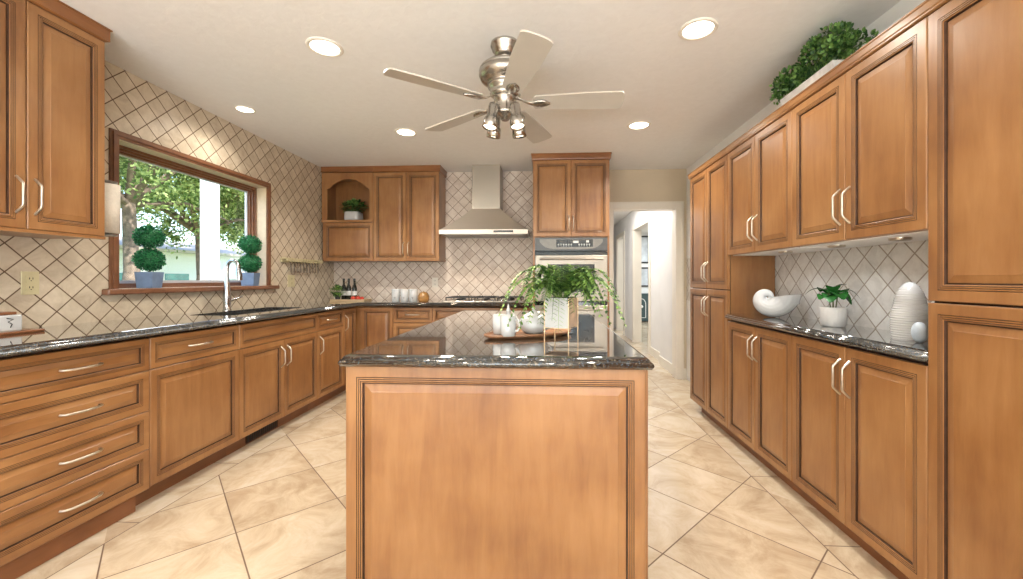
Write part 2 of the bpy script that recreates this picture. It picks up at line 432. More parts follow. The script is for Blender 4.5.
def cabinet(name, label, cat, loc, rz, W, D, z0, z1, fronts, toe=None, crown=None, body_z=None, group=None, side_trim=None):
    t = thing(name, label, cat, (loc[0], loc[1], 0), rz, group)
    b = MB(); bz0, bz1 = body_z or (z0, z1)
    b.box(.0006, W-.0006, .0235, D, bz0, bz1)
    # face seen through the narrow gaps between the fronts
    b.add([(.001, .0232, bz0), (W-.001, .0232, bz0), (W-.001, .0232, bz1), (.001, .0232, bz1)], [(0, 1, 2, 3)], 1)
    b.build('body', [M_W, M_GAP], t)
    for kind, x0, zz0, x1, zz1, hd in fronts:
        p = MB(); panel(p, x0+.0015, x1-.0015, zz0+.0015, zz1-.0015)
        d = p.build('drawer' if kind == 'drawer' else ('front_panel' if kind == 'panel' else 'door'), [M_WH if kind in ('drawer', 'hpanel') or (x1-x0) > 1.6*(zz1-zz0) else M_W, M_GLZ], t)
        if hd:
            link_mesh('handle', HV if hd[2] == 'v' else HH, d, (hd[0], 0, hd[1]))
    if toe:
        tb = MB(); tb.box(toe[0], toe[1], toe[2], toe[2]+.018, 0.0, z0-.0005 if body_z is None else body_z[0])
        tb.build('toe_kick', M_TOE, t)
    if crown:
        c0, c1, x0, x1, back = crown
        cb = MB()
        prof = [(0.004, c0), (-.008, c0+.004), (-.008, c0+.012), (-.012, c0+.018), (-.012, c1-.012), (-.018, c1-.008), (-.018, c1)]
        rings = []
        for y, z in prof:
            rings.append([(x0+(y-.004 if x0 != 0 else 0)*(1 if crown[2] < 0 else 0), y, z), (x1-(y-.004)*(1 if x1 > W+.0001 else 0), y, z), (x1-(y-.004)*(1 if x1 > W+.0001 else 0), back, z), (x0+(y-.004)*(1 if x0 < -.0001 else 0), back, z)])
        cb.loft(rings, 0, False, None, True)
        cb.build('crown_moulding', M_WD if crown[1] > 2.3 else M_WH, t)
    return t

# ================================================================ SETTING
WL, WR, YB, ZC = -2.58, 1.63, 4.80, 2.44
YR = -3.0
# floor
b = MB(); b.box(-2.75, 6.0, YR-.2, 12.2, -.12, 0.0); struct('floor', b, M_FLOOR)
b = MB(); b.box(-2.75, 6.0, YR-.2, 12.2, ZC, ZC+.15); struct('ceiling', b, M_CEIL)
# left wall with the window hole
wy0, wy1, wz0, wz1 = 2.297, 3.605, 1.10, 2.005
b = MB()
b.box(WL-.16, WL, YR, wy0, 0, ZC); b.box(WL-.16, WL, wy1, YB, 0, ZC)
b.box(WL-.16, WL, wy0, wy1, 0, wz0); b.box(WL-.16, WL, wy0, wy1, wz1, ZC)
struct('wall_left', b, M_TL)
# back wall (tiled part behind the range, painted part with the doorway)
dx0, dx1, dz1 = .777, 1.518, 1.985
b = MB()
b.box(WL-.16, .66, YB, YB+.12, 0, ZC, 0)
b.box(.66, dx0, YB, YB+.12, 0, ZC, 1); b.box(dx1, WR+.12, YB, YB+.12, 0, ZC, 1); b.box(dx0, dx1, YB, YB+.12, dz1, ZC, 1)
struct('wall_back', b, [M_TB, M_WALLB])
# right wall: tiled strip in the coffee-bar recess, pale paint above the cabinets
b = MB()
b.box(WR, WR+.12, YR, YB, 0, .914, 1); b.box(WR, WR+.12, YR, YB, 1.40, ZC, 1)
b.box(WR, WR+.12, YR, YB, .914, 1.40, 0)
struct('wall_right', b, [M_TR, M_WALLW])
# rear wall with a wide glazed opening
b = MB()
b.box(WL-.16, -2.35, YR-.12, YR, 0, ZC); b.box(1.35, WR+.12, YR-.12, YR, 0, ZC); b.box(-2.35, 1.35, YR-.12, YR, 2.3, ZC)
struct('wall_rear', b, M_WALLB)
r = sempty('window_2')
b = MB()
for x in (-2.35, -1.14, .09, 1.30): b.box(x, x+.05, YR-.08, YR-.03, 0.001, 2.299)
b.box(-2.299, 1.299, YR-.079, YR-.031, 2.25, 2.298); b.box(-2.299, 1.299, YR-.079, YR-.031, 0.001, .05)
b.build('window_frame', M_PAINT, r)
b = MB(); b.box(-2.30, 1.30, YR-.058, YR-.052, .05, 2.25); b.build('pane', M_GLASS, r)

# kitchen window
wroot = sempty('window_1')
def frame_yz(b, x0, x1, y0, y1, z0, z1, t, mi=0, tb=None, tt=None):
    tb = t if tb is None else tb; tt = t if tt is None else tt
    b.box(x0, x1, y0, y0+t, z0, z1, mi); b.box(x0, x1, y1-t, y1, z0, z1, mi)
    b.box(x0, x1, y0+t, y1-t, z1-tt, z1, mi)
    if tb > 0: b.box(x0, x1, y0+t, y1-t, z0, z0+tb, mi)
b = MB()   # face casing
y0, y1, z1 = 2.258, 3.655, 2.052; yi0, yi1, zi1 = wy0, wy1, wz1
for (o, xx) in ((0, .012), (.012, .022), (.03, .014)):
    a0, a1, az = y0+o, y1-o, z1-o
    w_ = .012 if o == 0 else (.018 if o == .012 else .018)
    b.box(WL+.0005, WL+xx, a0, a0+w_, 1.10, az); b.box(WL+.0005, WL+xx, a1-w_, a1, 1.10, az); b.box(WL+.0005, WL+xx, a0+w_, a1-w_, az-w_, az)
b.build('casing', M_WINW, wroot)
b = MB()   # pale jamb lining
b.box(WL-.085, WL+.004, wy0-.0005, wy0+.006, wz0, wz1); b.box(WL-.085, WL+.004, wy1-.006, wy1+.0005, wz0, wz1); b.box(WL-.085, WL+.004, wy0+.006, wy1-.006, wz1-.006, wz1)
b.build('jamb_lining', plain('pale_jamb', (.66, .54, .40), .45, noise=.05), wroot)
b = MB()
frame_yz(b, WL-.10, WL-.085, wy0, wy1, wz0, wz1, .022, 0, .01)
frame_yz(b, WL-.118, WL-.10, wy0, wy1, wz0, wz1, .036, 0, .02)
frame_yz(b, WL-.135, WL-.118, wy0, wy1, wz0, wz1, .050, 0, .03)
b.build('window_frame', M_WINW, wroot)
b = MB()
frame_yz(b, WL-.155, WL-.135, wy0+.03, wy1-.03, wz0+.02, wz1-.02, .035, 0, .03)
b.build('sash', plain('sash_silver', (.55, .56, .60), .4, .2, .05), wroot)
b = MB(); b.box(WL-.148, WL-.143, wy0+.06, wy1-.06, wz0+.04, wz1-.05); b.build('pane', M_GLASS, wroot)
b = MB()
b.box(WL-.085, WL+.001, wy0+.001, wy1-.001, 1.066, 1.0995); b.box(WL+.0005, WL+.05, 2.216, 3.729, 1.066, 1.0995, bev=.006)
b.build('sill', M_WINW, wroot)

# doorway casing
droot = sempty('door_1')
b = MB()
cw = .088
for x0, x1 in ((dx0-cw+.012, dx0+.012), (dx1-.012, dx1+cw-.012)):
    b.box(x0, x1, YB-.018, YB-.0005, 0.0005, dz1-.012+cw)
    b.box(x0+.01 if x0 < 1 else x1-.022, x0+.022 if x0 < 1 else x1-.01, YB-.028, YB-.018, 0.0005, dz1+cw-.024)
b.box(dx0+.012, dx1-.012, YB-.018, YB-.0005, dz1-.012, dz1-.012+cw)
b.box(dx0-cw+.022, dx1+cw-.022, YB-.028, YB-.018, dz1+cw-.036, dz1+cw-.024)
b.box(dx0, dx0+.012, YB-.0004, YB+.13, .0005, dz1); b.box(dx1-.012, dx1, YB-.0004, YB+.13, .0005, dz1); b.box(dx0+.012, dx1-.012, YB-.0004, YB+.13, dz1-.012, dz1)
b.build('casing', M_PAINT, droot)

# hallway
HX = 1.62
b = MB()
b.box(HX, HX+.12, YB+.12, 6.45, 0, ZC); b.box(HX, HX+.12, 7.55, 8.5, 0, ZC); b.box(HX, HX+.12, 6.45, 7.55, 2.06, ZC)
b.box(HX, HX+.12, 9.3, 12, 0, ZC); b.box(HX, HX+.12, 8.5, 9.3, 2.06, ZC)
b.box(HX-.07, HX, YB+.121, 5.62, 0, ZC)
struct('wall_hall_right', b, M_HALL)
b = MB(); b.box(.45, .57, YB+.12, 12, 0, ZC); struct('wall_hall_left', b, M_HALL)
b = MB(); b.box(.45, 6, 12.0, 12.12, 0, ZC); struct('wall_hall_end', b, M_HALL)
b = MB(); b.box(5.9, 6.0, 5, 12.0, 0, ZC); struct('wall_far_right', b, M_WALLW)
b = MB(); b.box(1.75, 6, 11.4, 11.5, 0, ZC); struct('wall_far_room', b, M_WALLW)
b = MB(); b.box(1.75, 5.9, 4.92, 5.04, 0, ZC); struct('wall_far_room_near', b, M_WALLW)
for i, (ya, yb) in enumerate(((6.45, 7.55), (8.5, 9.3))):
    r = sempty('door_%d' % (i+2)); b = MB()
    b.box(HX-.018, HX-.0005, ya-.09, ya, .0005, 2.15); b.box(HX-.018, HX-.0005, yb, yb+.09, .0005, 2.15); b.box(HX-.018, HX-.0005, ya, yb, 2.06, 2.15)
    b.box(HX-.0005, HX+.13, ya+.0005, ya+.014, .0005, 2.059); b.box(HX-.0005, HX+.13, yb-.014, yb-.0005, .0005, 2.059)
    b.build('casing', M_PAINT, r)
b = MB(); b.box(HX-.087, HX-.0705, YB+.13, 5.62, .0005, .12); b.box(HX-.017, HX-.0005, 5.621, 6.36, .0005, .12); struct('baseboard_hall', b, M_PAINT)
b = MB(); b.box(dx1+cw-.011, WR-.0005, YB-.016, YB-.0005, .0005, .12); struct('baseboard_back', b, M_PAINT)

# ================================================================ CABINETS, LEFT RUN (facing +x)
XF = -2.0; RZL = PI/2
def left(y): return (XF, y)
DL = .575
z_d = [.099, .301, .493, .697, .862]
Wd = 1.945-1.185
fr = [('drawer', 0, z_d[i], Wd, z_d[i+1], (Wd/2+.075, (z_d[i]+z_d[i+1])/2, 'h')) for i in range(4)]
cabinet('base_cabinet', 'honey maple base cabinet with four wide drawers, nearest on the left side', 'cabinet', left(1.185), RZL, Wd, DL, .099, .868, fr, toe=(0, Wd-.03, .045))
W2 = 2.543-1.945
cabinet('base_cabinet', 'maple base cabinet with one drawer over a wide handleless panel, beside the four-drawer stack', 'cabinet', left(1.945), RZL, W2, DL, .099, .868,
        [('drawer', 0, .700, W2, .862, (W2/2-.0, .785, 'h')), ('door', 0, .105, W2, .698, None)], toe=(0, W2, .09))
W3 = 3.452-2.543
sinkcab = cabinet('base_cabinet', 'maple sink base cabinet with a long false drawer front and two doors', 'cabinet', left(2.543), RZL, W3, DL, .099, .868,
        [('panel', 0, .700, W3, .862, None), ('door', 0, .105, W3/2, .698, (W3/2-.035, .57, 'v')), ('door', W3/2, .105, W3, .698, (W3/2+.035, .57, 'v'))], toe=(0, W3, .09), body_z=(.099, .66))
b = MB()
b.box(.17, .50, .082, .0895, .012, .088)
for k in range(14): b.box(.18+k*.0225, .186+k*.0225, .076, .082, .02, .08, 1)
b.build('vent_grille', [M_GAP, M_BLKM], sinkcab)
W4 = 3.905-3.452
cabinet('base_cabinet', 'narrow maple base cabinet with one drawer and one door, between sink and corner', 'cabinet', left(3.452), RZL, W4, DL, .099, .868,
        [('drawer', 0, .700, W4, .862, (W4/2, .785, 'h')), ('door', 0, .105, W4, .698, (.04, .57, 'v'))], toe=(0, W4, .09))
# corner cabinet: L shaped body, one door on each face
YF = 4.19
cor = thing('corner_cabinet', 'maple corner base cabinet with two full-height doors meeting at the inside corner', 'cabinet', (0, 0, 0))
b = MB()
xb = -2.0-.0235; yb = YF+.0235
L = [(-2.575, 3.906), (xb, 3.906), (xb, yb), (-1.611, yb), (-1.611, 4.79), (-2.575, 4.79)]
b.loft([[(x, y, .099) for x, y in L], [(x, y, .868) for x, y in L]], 0, False, None, True)
b.build('body', M_W, cor)
b = MB(); Mx = Matrix.Translation((XF, 3.905, 0)) @ Matrix.Rotation(PI/2, 4, 'Z'); panel(b, .0015, .262, .1065, .8605, 1., Mx)
d = b.build('door', [M_W, M_GLZ], cor)
link_mesh('handle', HV, d, (XF, 3.905+.035, .72), (0, 0, PI/2))
b = MB(); Mx = Matrix.Translation((-1.978, YF, 0)); panel(b, .02, .3665, .1065, .8605, 1., Mx)
b.build('door', [M_W, M_GLZ], cor)
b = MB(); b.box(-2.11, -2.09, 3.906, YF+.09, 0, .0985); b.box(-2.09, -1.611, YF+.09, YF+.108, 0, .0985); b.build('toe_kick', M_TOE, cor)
# back run
DB = .59
W5 = .42
fr = [('drawer', 0, .700, W5, .862, (W5/2, .785, 'h')), ('drawer', 0, .405, W5, .698, (W5/2, .56, 'h')), ('drawer', 0, .105, W5, .403, (W5/2, .26, 'h'))]
cabinet('base_cabinet', 'maple drawer base cabinet under the white canisters, left of the cooktop base', 'cabinet', (-1.61, YF), 0, W5, DB, .099, .868, fr, toe=(0, W5, .09))
W6 = 1.055
fr = [('drawer', 0, .700, W6, .862, (W6/2, .785, 'h')), ('drawer', 0, .405, W6, .698, (W6/2, .56, 'h')), ('drawer', 0, .105, W6, .403, (W6/2, .26, 'h'))]
cabinet('base_cabinet', 'wide maple base cabinet under the gas cooktop, mostly behind the island', 'cabinet', (-1.19, YF), 0, W6, DB, .099, .868, fr, toe=(0, W6, .09))

# oven tower
TX0, TX1, TY = -.133, .642, 4.14
TW = TX1-TX0
tower = thing('oven_cabinet', 'tall maple oven cabinet with two upper doors, reaching the ceiling beside the doorway', 'cabinet', (TX0, TY, 0))
b = MB()
b.box(0, .02, .002, .65, .0995, 2.438); b.box(TW-.02, TW, .002, .65, .0995, 2.438)
b.box(.02, TW-.02, .0235, .65, 1.585, 2.438); b.box(.02, TW-.02, .0235, .65, .0995, .36); b.box(.02, TW-.02, .62, .65, .36, 1.585)
b.box(0, .02, .09, .65, 0, .0995); b.box(TW-.02, TW, .09, .65, 0, .0995)
b.build('body', M_W, tower)
for x0, x1, hx in ((0.001, TW/2, TW/2-.022), (TW/2, TW-.001, TW/2+.022)):
    b = MB(); panel(b, x0+.0015, x1-.0015, 1.592, 2.372)
    d = b.build('door', [M_W, M_GLZ], tower); link_mesh('handle', HV, d, (hx, 0, 1.727))
b = MB(); panel(b, .002, TW-.002, .105, .355); d = b.build('drawer', [M_WH, M_GLZ], tower); link_mesh('handle', HH, d, (TW/2, 0, .23))
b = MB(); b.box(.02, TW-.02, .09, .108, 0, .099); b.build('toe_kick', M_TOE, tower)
b = MB()
prof = [(.001, 2.374), (-.01, 2.378), (-.012, 2.386), (-.012, 2.42), (-.018, 2.426), (-.018, 2.4385)]
b.loft([[(y-.001, y, z), (TW-y+.001, y, z), (TW-y+.001, .64, z), (y-.001, .64, z)] for y, z in prof], 0, False, None, True)
b.build('crown_moulding', M_WD, tower)

oven = thing('wall_oven', 'stainless double wall oven with black trim in the tall cabinet behind the fern', 'oven', (TX0+.022, TY, 0))
OW = TW-.044
b = MB()
b.box(0, OW, .03, .60, .365, 1.58)
b.build('oven_body', M_BLKM, oven)
b = MB(); b.box(.0, OW, -.006, .0295, 1.442, 1.580)
b.box(.0, OW, -.010, -.006, 1.442, 1.452, 1)
b.build('control_panel', [plain('dark_steel', (.09, .09, .09), .3, .6, .1), M_BLK], oven)
cpn = oven.children[-1]
b = MB()   # lens shaped stainless fascia
N = 24; top = []; bot = []
for i in range(N+1):
    u = -1+2*i/N; x = OW/2+u*.32
    bot.append((x, -.0105, 1.463+.075*abs(u)**6)); top.append((x, -.0105, 1.565))
ring = bot+list(reversed(top))
b.add(ring+[(x, -.006, z) for x, y, z in ring], [tuple(range(len(ring)))]+[(i, (i+1) % len(ring), (i+1) % len(ring)+len(ring), i+len(ring)) for i in range(len(ring))])
b.build('fascia', plain('fascia_steel', (.20, .19, .175), .4, .9, .08), cpn)
b = MB()
b.box(OW/2-.15, OW/2+.22, -.013, -.0106, 1.485, 1.562)
b.build('display', M_BLK, cpn)
b = MB()
M_PIP = plain('panel_marks', (.7, .7, .68), .5, noise=.05)
for k in range(13):
    x = OW/2-.135+k*.026
    if k in (6, 7): continue
    b.box(x, x+.014, -.0138, -.0131, 1.508, 1.516); b.box(x+.002, x+.012, -.0138, -.0131, 1.494, 1.499)
b.box(OW/2+.02, OW/2+.075, -.0138, -.0131, 1.525, 1.548); b.box(OW/2+.15, OW/2+.18, -.0138, -.0131, 1.53, 1.55)
b.build('button_marks', M_PIP, cpn)
for (za, zb2) in ((.935, 1.435), (.37, .925)):
    b = MB(); b.box(0, OW, -.012, .0295, za, zb2-.034, bev=.004); b.box(0.0, OW, -.004, .0295, zb2-.033, zb2, 1)
    d = b.build('oven_door', [M_STEEL, M_BLK], oven)
    b = MB(); b.box(.13, OW-.13, -.0145, -.0115, za+.09, zb2-.125); b.build('window', M_BLK, d)
    b = MB(); b.tube([(.05, -.05, zb2-.07), (OW-.05, -.05, zb2-.07)], .011, 12)
    for x in (.09, OW-.09): b.tube([(x, -.012, zb2-.07), (x, -.05, zb2-.07)], .008, 8)
    b.build('handle', M_STEEL, d)

# back wall uppers (front plane y = 4.50)
YU = 4.50
nich = thing('niche_cabinet', 'maple wall cabinet with an arched open niche above a short door, in the left corner', 'cabinet', (-2.561, YU, 0))
NW = .601; ZB = 1.363
b = MB()
b.box(0, .018, .022, .295, ZB, 2.37); b.box(NW-.018, NW-.0006, .022, .295, ZB, 2.37); b.box(.018, NW-.018, .28, .295, ZB, 2.37)
b.box(.018, NW-.018, .022, .28, ZB, 1.80); b.box(.018, NW-.018, .022, .28, 2.34, 2.37)
b.build('body', wood('maple_interior', False, (.2, .085, .028), (.28, .125, .043), (.36, .17, .06)), nich)
# face frame with arched top
b = MB(); ox0, ox1, oz0, oz1, zs = .065, NW-.045, 1.835, 2.30, 2.20
arch = [(ox0, oz0), (ox1, oz0), (ox1, zs-.012), (ox1-.035, zs), ]
K = 18
for i in range(1, K):
    a = i/K; x = ox1-.035+(ox0+.035-ox1+.035)*a; arch.append((x, zs+(oz1-zs)*math.sin(PI*a)**.75 if 0 < a < 1 else zs))
arch += [(ox0+.035, zs), (ox0, zs-.012)]
bm = bmesh.new()
ov = [bm.verts.new((x, .001, z)) for x, z in ((0, 1.812), (NW-.0006, 1.812), (NW-.0006, 2.3705), (0, 2.3705))]
iv = [bm.verts.new((x, .001, z)) for x, z in arch]
es = [bm.edges.new((l_[i], l_[(i+1) % len(l_)])) for l_ in (ov, iv) for i in range(len(l_))]
bmesh.ops.triangle_fill(bm, use_beauty=True, use_dissolve=False, edges=es, normal=(0, -1, 0))
bm.verts.index_update()
b.add([tuple(v.co) for v in bm.verts], [tuple(v.index for v in f.verts) for f in bm.faces]); bm.free()
b.loft([[(x, .001, z) for x, z in arch], [(x, .022, z) for x, z in arch]], 0)
b.loft([[(x, y, z) for x, z in ((0, 1.812), (NW-.0006, 1.812), (NW-.0006, 2.3705), (0, 2.3705))] for y in (.022, .001)], 0)
b.build('face_frame', M_W, nich)
b = MB(); b.box(0.0, NW-.0006, -.012, .02, 1.806, 1.832, bev=.004); b.build('shelf_edge', M_WH, nich)
b = MB(); panel(b, .018, NW-.002, ZB+.002, 1.803); d = b.build('door', [M_W, M_GLZ], nich)
b = MB(); b.box(0, NW-.0006, -.012, .29, 2.376, 2.425); b.box(0, NW-.0006, -.018, .29, 2.425, 2.4385); b.build('crown_moulding', M_WD, nich)
UW = .761
ub = cabinet('wall_cabinet', 'maple wall cabinet with two tall doors, between the arched niche and the range hood', 'cabinet', (-1.9595, YU), 0, UW-.003, .295, ZB, 2.37,
        [('door', 0, ZB, UW/2, 2.37, (UW/2-.028, 1.50, 'v')), ('door', UW/2, ZB, UW-.003, 2.37, (UW/2+.028, 1.50, 'v'))])
b = MB(); b.loft([[(0, y, z), (UW-y, y, z), (UW-y, .29, z), (0, .29, z)] for y, z in ((0, 2.371), (-.012, 2.378), (-.012, 2.422), (-.018, 2.427), (-.018, 2.4385))], 0, False, None, True)
b.build('crown_moulding', M_WD, ub)

# left uppers (face x = -2.25)
LU = 1.956
lu = thing('wall_cabinet', 'maple wall cabinet with two tall doors at upper left, ending beside the window', 'cabinet', (-2.25, LU-.96, 0), RZL)
b = MB(); b.box(.0, .96, .0235, .325, 1.365, 2.37); b.box(.0, .96, .001, .0225, 1.360, 1.374); b.build('body', M_W, lu)
for x0, x1, hd in ((0, .645, (.645-.035, 1.52, 'v')), (.645, .96, (.645+.028, 1.52, 'v'))):
    b = MB(); panel(b, x0+.002, x1-.002, 1.376, 2.368); d = b.build('door', [M_W, M_GLZ], lu); o = link_mesh('handle', HV, d, (hd[0], 0, hd[1]))
b = MB(); b.loft([[(0, y, z), (.96-y, y, z), (.96-y, .32, z), (0, .32, z)] for y, z in ((0, 2.371), (-.012, 2.376), (-.012, 2.43), (-.018, 2.432), (-.018, 2.4385))], 0, False, None, True)
b.build('crown_moulding', M_WD, lu)

# ================================================================ RIGHT RUN (facing -x), local x runs toward the camera
XR = 1.295; RZR = -PI/2; DR = .33
def right(y): return (XR, y)
def crownR(t, W, over=False):
    b = MB()
    prof = [(.001, 2.0555), (-.008, 2.058), (-.008, 2.064), (-.012, 2.067), (-.012, 2.090), (-.016, 2.093), (-.016, 2.099)]
    e = 1 if over else 0
    b.loft([[(e*(y-.001), y, z), (W, y, z), (W, DR, z), (e*(y-.001), DR, z)] for y, z in prof], 0, False, None, True)
    b.build('crown_moulding', M_WH, t)
# far pantry
PW = 3.721-2.967; hp = PW/2
t = cabinet('pantry_cabinet', 'tall maple pantry with four doors, farthest on the right next to the doorway', 'cabinet', right(3.721), RZR, PW, DR, .086, 2.0535,
        [('door', 0, 1.082, hp, 2.0535, (hp-.028, 1.215, 'v')), ('door', hp, 1.082, PW, 2.0535, (hp+.028, 1.215, 'v')),
         ('door', 0, .086, hp, 1.078, (hp-.028, .94, 'v')), ('door', hp, .086, PW, 1.078, (hp+.028, .94, 'v'))], toe=(.10, PW, .065))
crownR(t, PW, True)
UW2 = .759
for i, ytop in enumerate((2.967, 2.208)):
    lab = 'maple wall cabinet with two doors %s' % ('above the shell, next to the far pantry' if i == 0 else 'above the white ribbed vase')
    t = thing('wall_cabinet', lab, 'cabinet', right(ytop)+(0,), RZR)
    b = MB(); b.box(.0006, UW2-.0006, .0235, DR, 1.327, 2.0535)
    b.add([(.001, .0232, 1.33), (UW2-.001, .0232, 1.33), (UW2-.001, .0232, 2.06), (.001, .0232, 2.06)], [(0, 1, 2, 3)], 1)
    b.build('body', [M_W, M_GAP], t)
    b = MB(); b.box(.02, UW2-.02, .03, DR-.005, 1.3235, 1.3268); b.build('underside_panel', M_WALLW, t)
    h = UW2/2
    for x0, x1, hx in ((0, h, h-.028), (h, UW2, h+.028)):
        b = MB(); panel(b, x0+.0015, x1-.0015, 1.328, 2.052); d = b.build('door', [M_W, M_GLZ], t); link_mesh('handle', HV, d, (hx, 0, 1.475))
    crownR(t, UW2)
    lab = 'maple base cabinet with two doors %s' % ('under the shell end of the right counter' if i == 0 else 'under the ribbed vase, beside the near pantry')
    t = cabinet('base_cabinet', lab, 'cabinet', right(ytop), RZR, UW2, DR, .086, .870,
        [('door', 0, .086, h, .862, (h-.028, .728, 'v')), ('door', h, .086, UW2, .862, (h+.028, .728, 'v'))], toe=(0, UW2, .065))
# near pantry
NP = .92
t = cabinet('pantry_cabinet', 'tall maple pantry cut by the right edge of the picture, nearest on the right', 'cabinet', right(1.449), RZR, NP, DR, .086, 2.0535,
        [('door', 0, 1.083, NP/2, 2.0535, (NP/2-.028, 1.215, 'v')), ('door', NP/2, 1.083, NP, 2.0535, (NP/2+.028, 1.215, 'v')),
         ('door', 0, .086, NP/2, 1.079, (NP/2-.028, .94, 'v')), ('door', NP/2, .086, NP, 1.079, (NP/2+.028, .94, 'v'))], toe=(0, NP, .065))
crownR(t, NP)

# ================================================================ WORKTOPS
def offset_poly(pts, flags, d):
    n = len(pts); out = []
    for i in range(n):
        p0, p1, p2 = Vector(pts[i-1]), Vector(pts[i]), Vector(pts[(i+1) % n])
        e1 = (p1-p0).normalized(); e2 = (p2-p1).normalized()
        n1 = Vector((-e1.y, e1.x)); n2 = Vector((-e2.y, e2.x))   # inward for ccw
        d1 = d*flags[i-1]; d2 = d*flags[i]
        cr = e1.x*e2.y-e1.y*e2.x
        a = p1+n1*d1; c = p1+n2*d2
        tt = ((c.x-a.x)*e2.y-(c.y-a.y)*e2.x)/cr
        q = a+e1*tt; out.append((q.x, q.y))
    return out
EDGE = [(.012, .876), (.004, .8775), (.0, .884), (-.002, .890), (.0, .896), (.004, .900), (.0075, .9015), (.008, .904), (.011, .9085), (.016, .912), (.024, .914)]
def worktop(pts, flags, parent_name, label, hole=None, edge=EDGE):
    b = MB()
    rings = [[(x, y, z) for x, y in offset_poly(pts, flags, d)] for d, z in edge]
    b.loft(rings, 0, True)
    bm = bmesh.new()
    def fillz(z, off, rev):
        vs = [bm.verts.new((x, y, z)) for x, y in offset_poly(pts, flags, off)]
        es = [bm.edges.new((vs[i], vs[(i+1) % len(vs)])) for i in range(len(vs))]
        if hole:
            hv = [bm.verts.new((x, y, z)) for x, y in hole]
            es += [bm.edges.new((hv[i], hv[(i+1) % len(hv)])) for i in range(len(hv))]
        bmesh.ops.triangle_fill(bm, use_beauty=True, use_dissolve=False, edges=es, normal=(0, 0, 1))
    fillz(.914, edge[-1][0], False); fillz(.876, edge[0][0], True)
    bm.verts.index_update()
    b.add([tuple(v.co) for v in bm.verts], [tuple(v.index for v in f.verts) for f in bm.faces], 0, False)
    bm.free()
    if hole:
        b.loft([[(x, y, .876) for x, y in hole], [(x, y, .914) for x, y in hole]], 0)
    o = b.build('worktop', M_GR)
    return tag(o, label, 'countertop')
def rrect(x0, x1, y0, y1, r, n=6):
    P = []
    for cx_, cy_, a0 in ((x1-r, y0+r, -90), (x1-r, y1-r, 0), (x0+r, y1-r, 90), (x0+r, y0+r, 180)):
        for i in range(n+1):
            a = math.radians(a0+90*i/n); P.append((cx_+r*math.cos(a), cy_+r*math.sin(a)))
    return P
hole = rrect(-2.42, -2.10, 2.60, 3.42, .05)
CT = 4.145
worktop([(-2.578, 1.186), (-1.952, 1.186), (-1.952, CT), (-.1335, CT), (-.1335, 4.798), (-2.578, 4.798)], [1, 1, 1, 0, 0, 0], 'w', 'black granite L-shaped worktop along the window wall and range wall', hole)
worktop([(1.278, 1.4505), (1.629, 1.4505), (1.629, 2.966), (1.278, 2.966)], [0, 0, 0, 1], 'w', 'black granite worktop on the right-hand cabinets under the wall cabinets')
IX0, IX1, IY0, IY1 = -.662, .330, 1.262, 3.14
worktop([(IX0, IY0), (IX1, IY0), (IX1, IY1), (IX0, IY1)], [1, 1, 1, 1], 'w', 'polished black granite island top with the fern standing on it')

# island
isl = thing('kitchen_island', 'large maple island with one big raised panel facing the viewer', 'island', (0, 0, 0))
b = MB(); b.box(-.642, .308, 1.3085, 3.10, .10, .8755); b.build('body', M_W, isl)
b = MB(); panel(b, -.653, .313, .0, .875, 1.0, Matrix.Translation((0, 1.288, 0))); b.build('front_panel', [M_W, M_GLZ], isl)
for k in range(4):
    wdt = 1.78/4; y0 = 1.32+k*wdt
    b = MB(); panel(b, .002, wdt-.002, .11, .865, 1.0, Matrix.Translation((-.642-.0205, y0+wdt, 0)) @ Matrix.Rotation(-PI/2, 4, 'Z')); b.build('door', [M_W, M_GLZ], isl)
    b = MB(); panel(b, .002, wdt-.002, .11, .865, 1.0, Matrix.Translation((.308+.0205, y0, 0)) @ Matrix.Rotation(PI/2, 4, 'Z')); b.build('door', [M_W, M_GLZ], isl)
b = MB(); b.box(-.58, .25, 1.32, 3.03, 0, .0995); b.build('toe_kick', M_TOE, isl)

# ================================================================ SINK, FAUCET, COOKTOP, HOOD
sk = thing('sink', 'stainless undermount sink in the granite below the window', 'sink', (0, 0, 0))
b = MB()
r0 = rrect(-2.425, -2.095, 2.595, 3.425, .05); r1 = rrect(-2.415, -2.105, 2.605, 3.415, .05); r2 = rrect(-2.38, -2.14, 2.65, 3.37, .06)
b.loft([[(x, y, .8752) for x, y in r0], [(x, y, .8752) for x, y in r1], [(x, y, .72) for x, y in r1], [(x, y, .70) for x, y in r2]], 0, False)
b.add([(x, y, .70) for x, y in r2], [tuple(range(len(r2)))])
b.build('basin', M_STEEL, sk)
b = MB(); b.lathe([(.045, .7005), (.045, .703), (.03, .704), (.02, .7015)], (-2.26, 3.0, 0), 20); b.build('drain', M_CHR, sk)
fc = thing('faucet', 'polished steel gooseneck faucet with pull-down spray head in front of the window', 'faucet', (-2.475, 3.02, .914))
b = MB(); b.lathe([(.030, 0), (.030, .006), (.026, .010), (.025, .05), (.029, .09), (.027, .13), (.019, .20), (.0145, .26)], seg=20)
pts = [(0, 0, .255)]+[(.045-.045*math.cos(a), 0, .33+.06*math.sin(a)) for a in [PI*i/12 for i in range(13)]]
b.tube(pts, .0135, 12)
b.build('spout', M_CHR, fc)
b = MB(); b.tube([(.09, 0, .332), (.092, 0, .31), (.096, 0, .275), (.098, 0, .235)], [.015, .018, .023, .024], 14); b.build('spray_head', M_CHR, fc)
b = MB(); b.tube([(0, .018, .07), (.012, .05, .085), (.03, .12, .105)], [.010, .009, .006], 10); b.build('lever', M_CHR, fc)

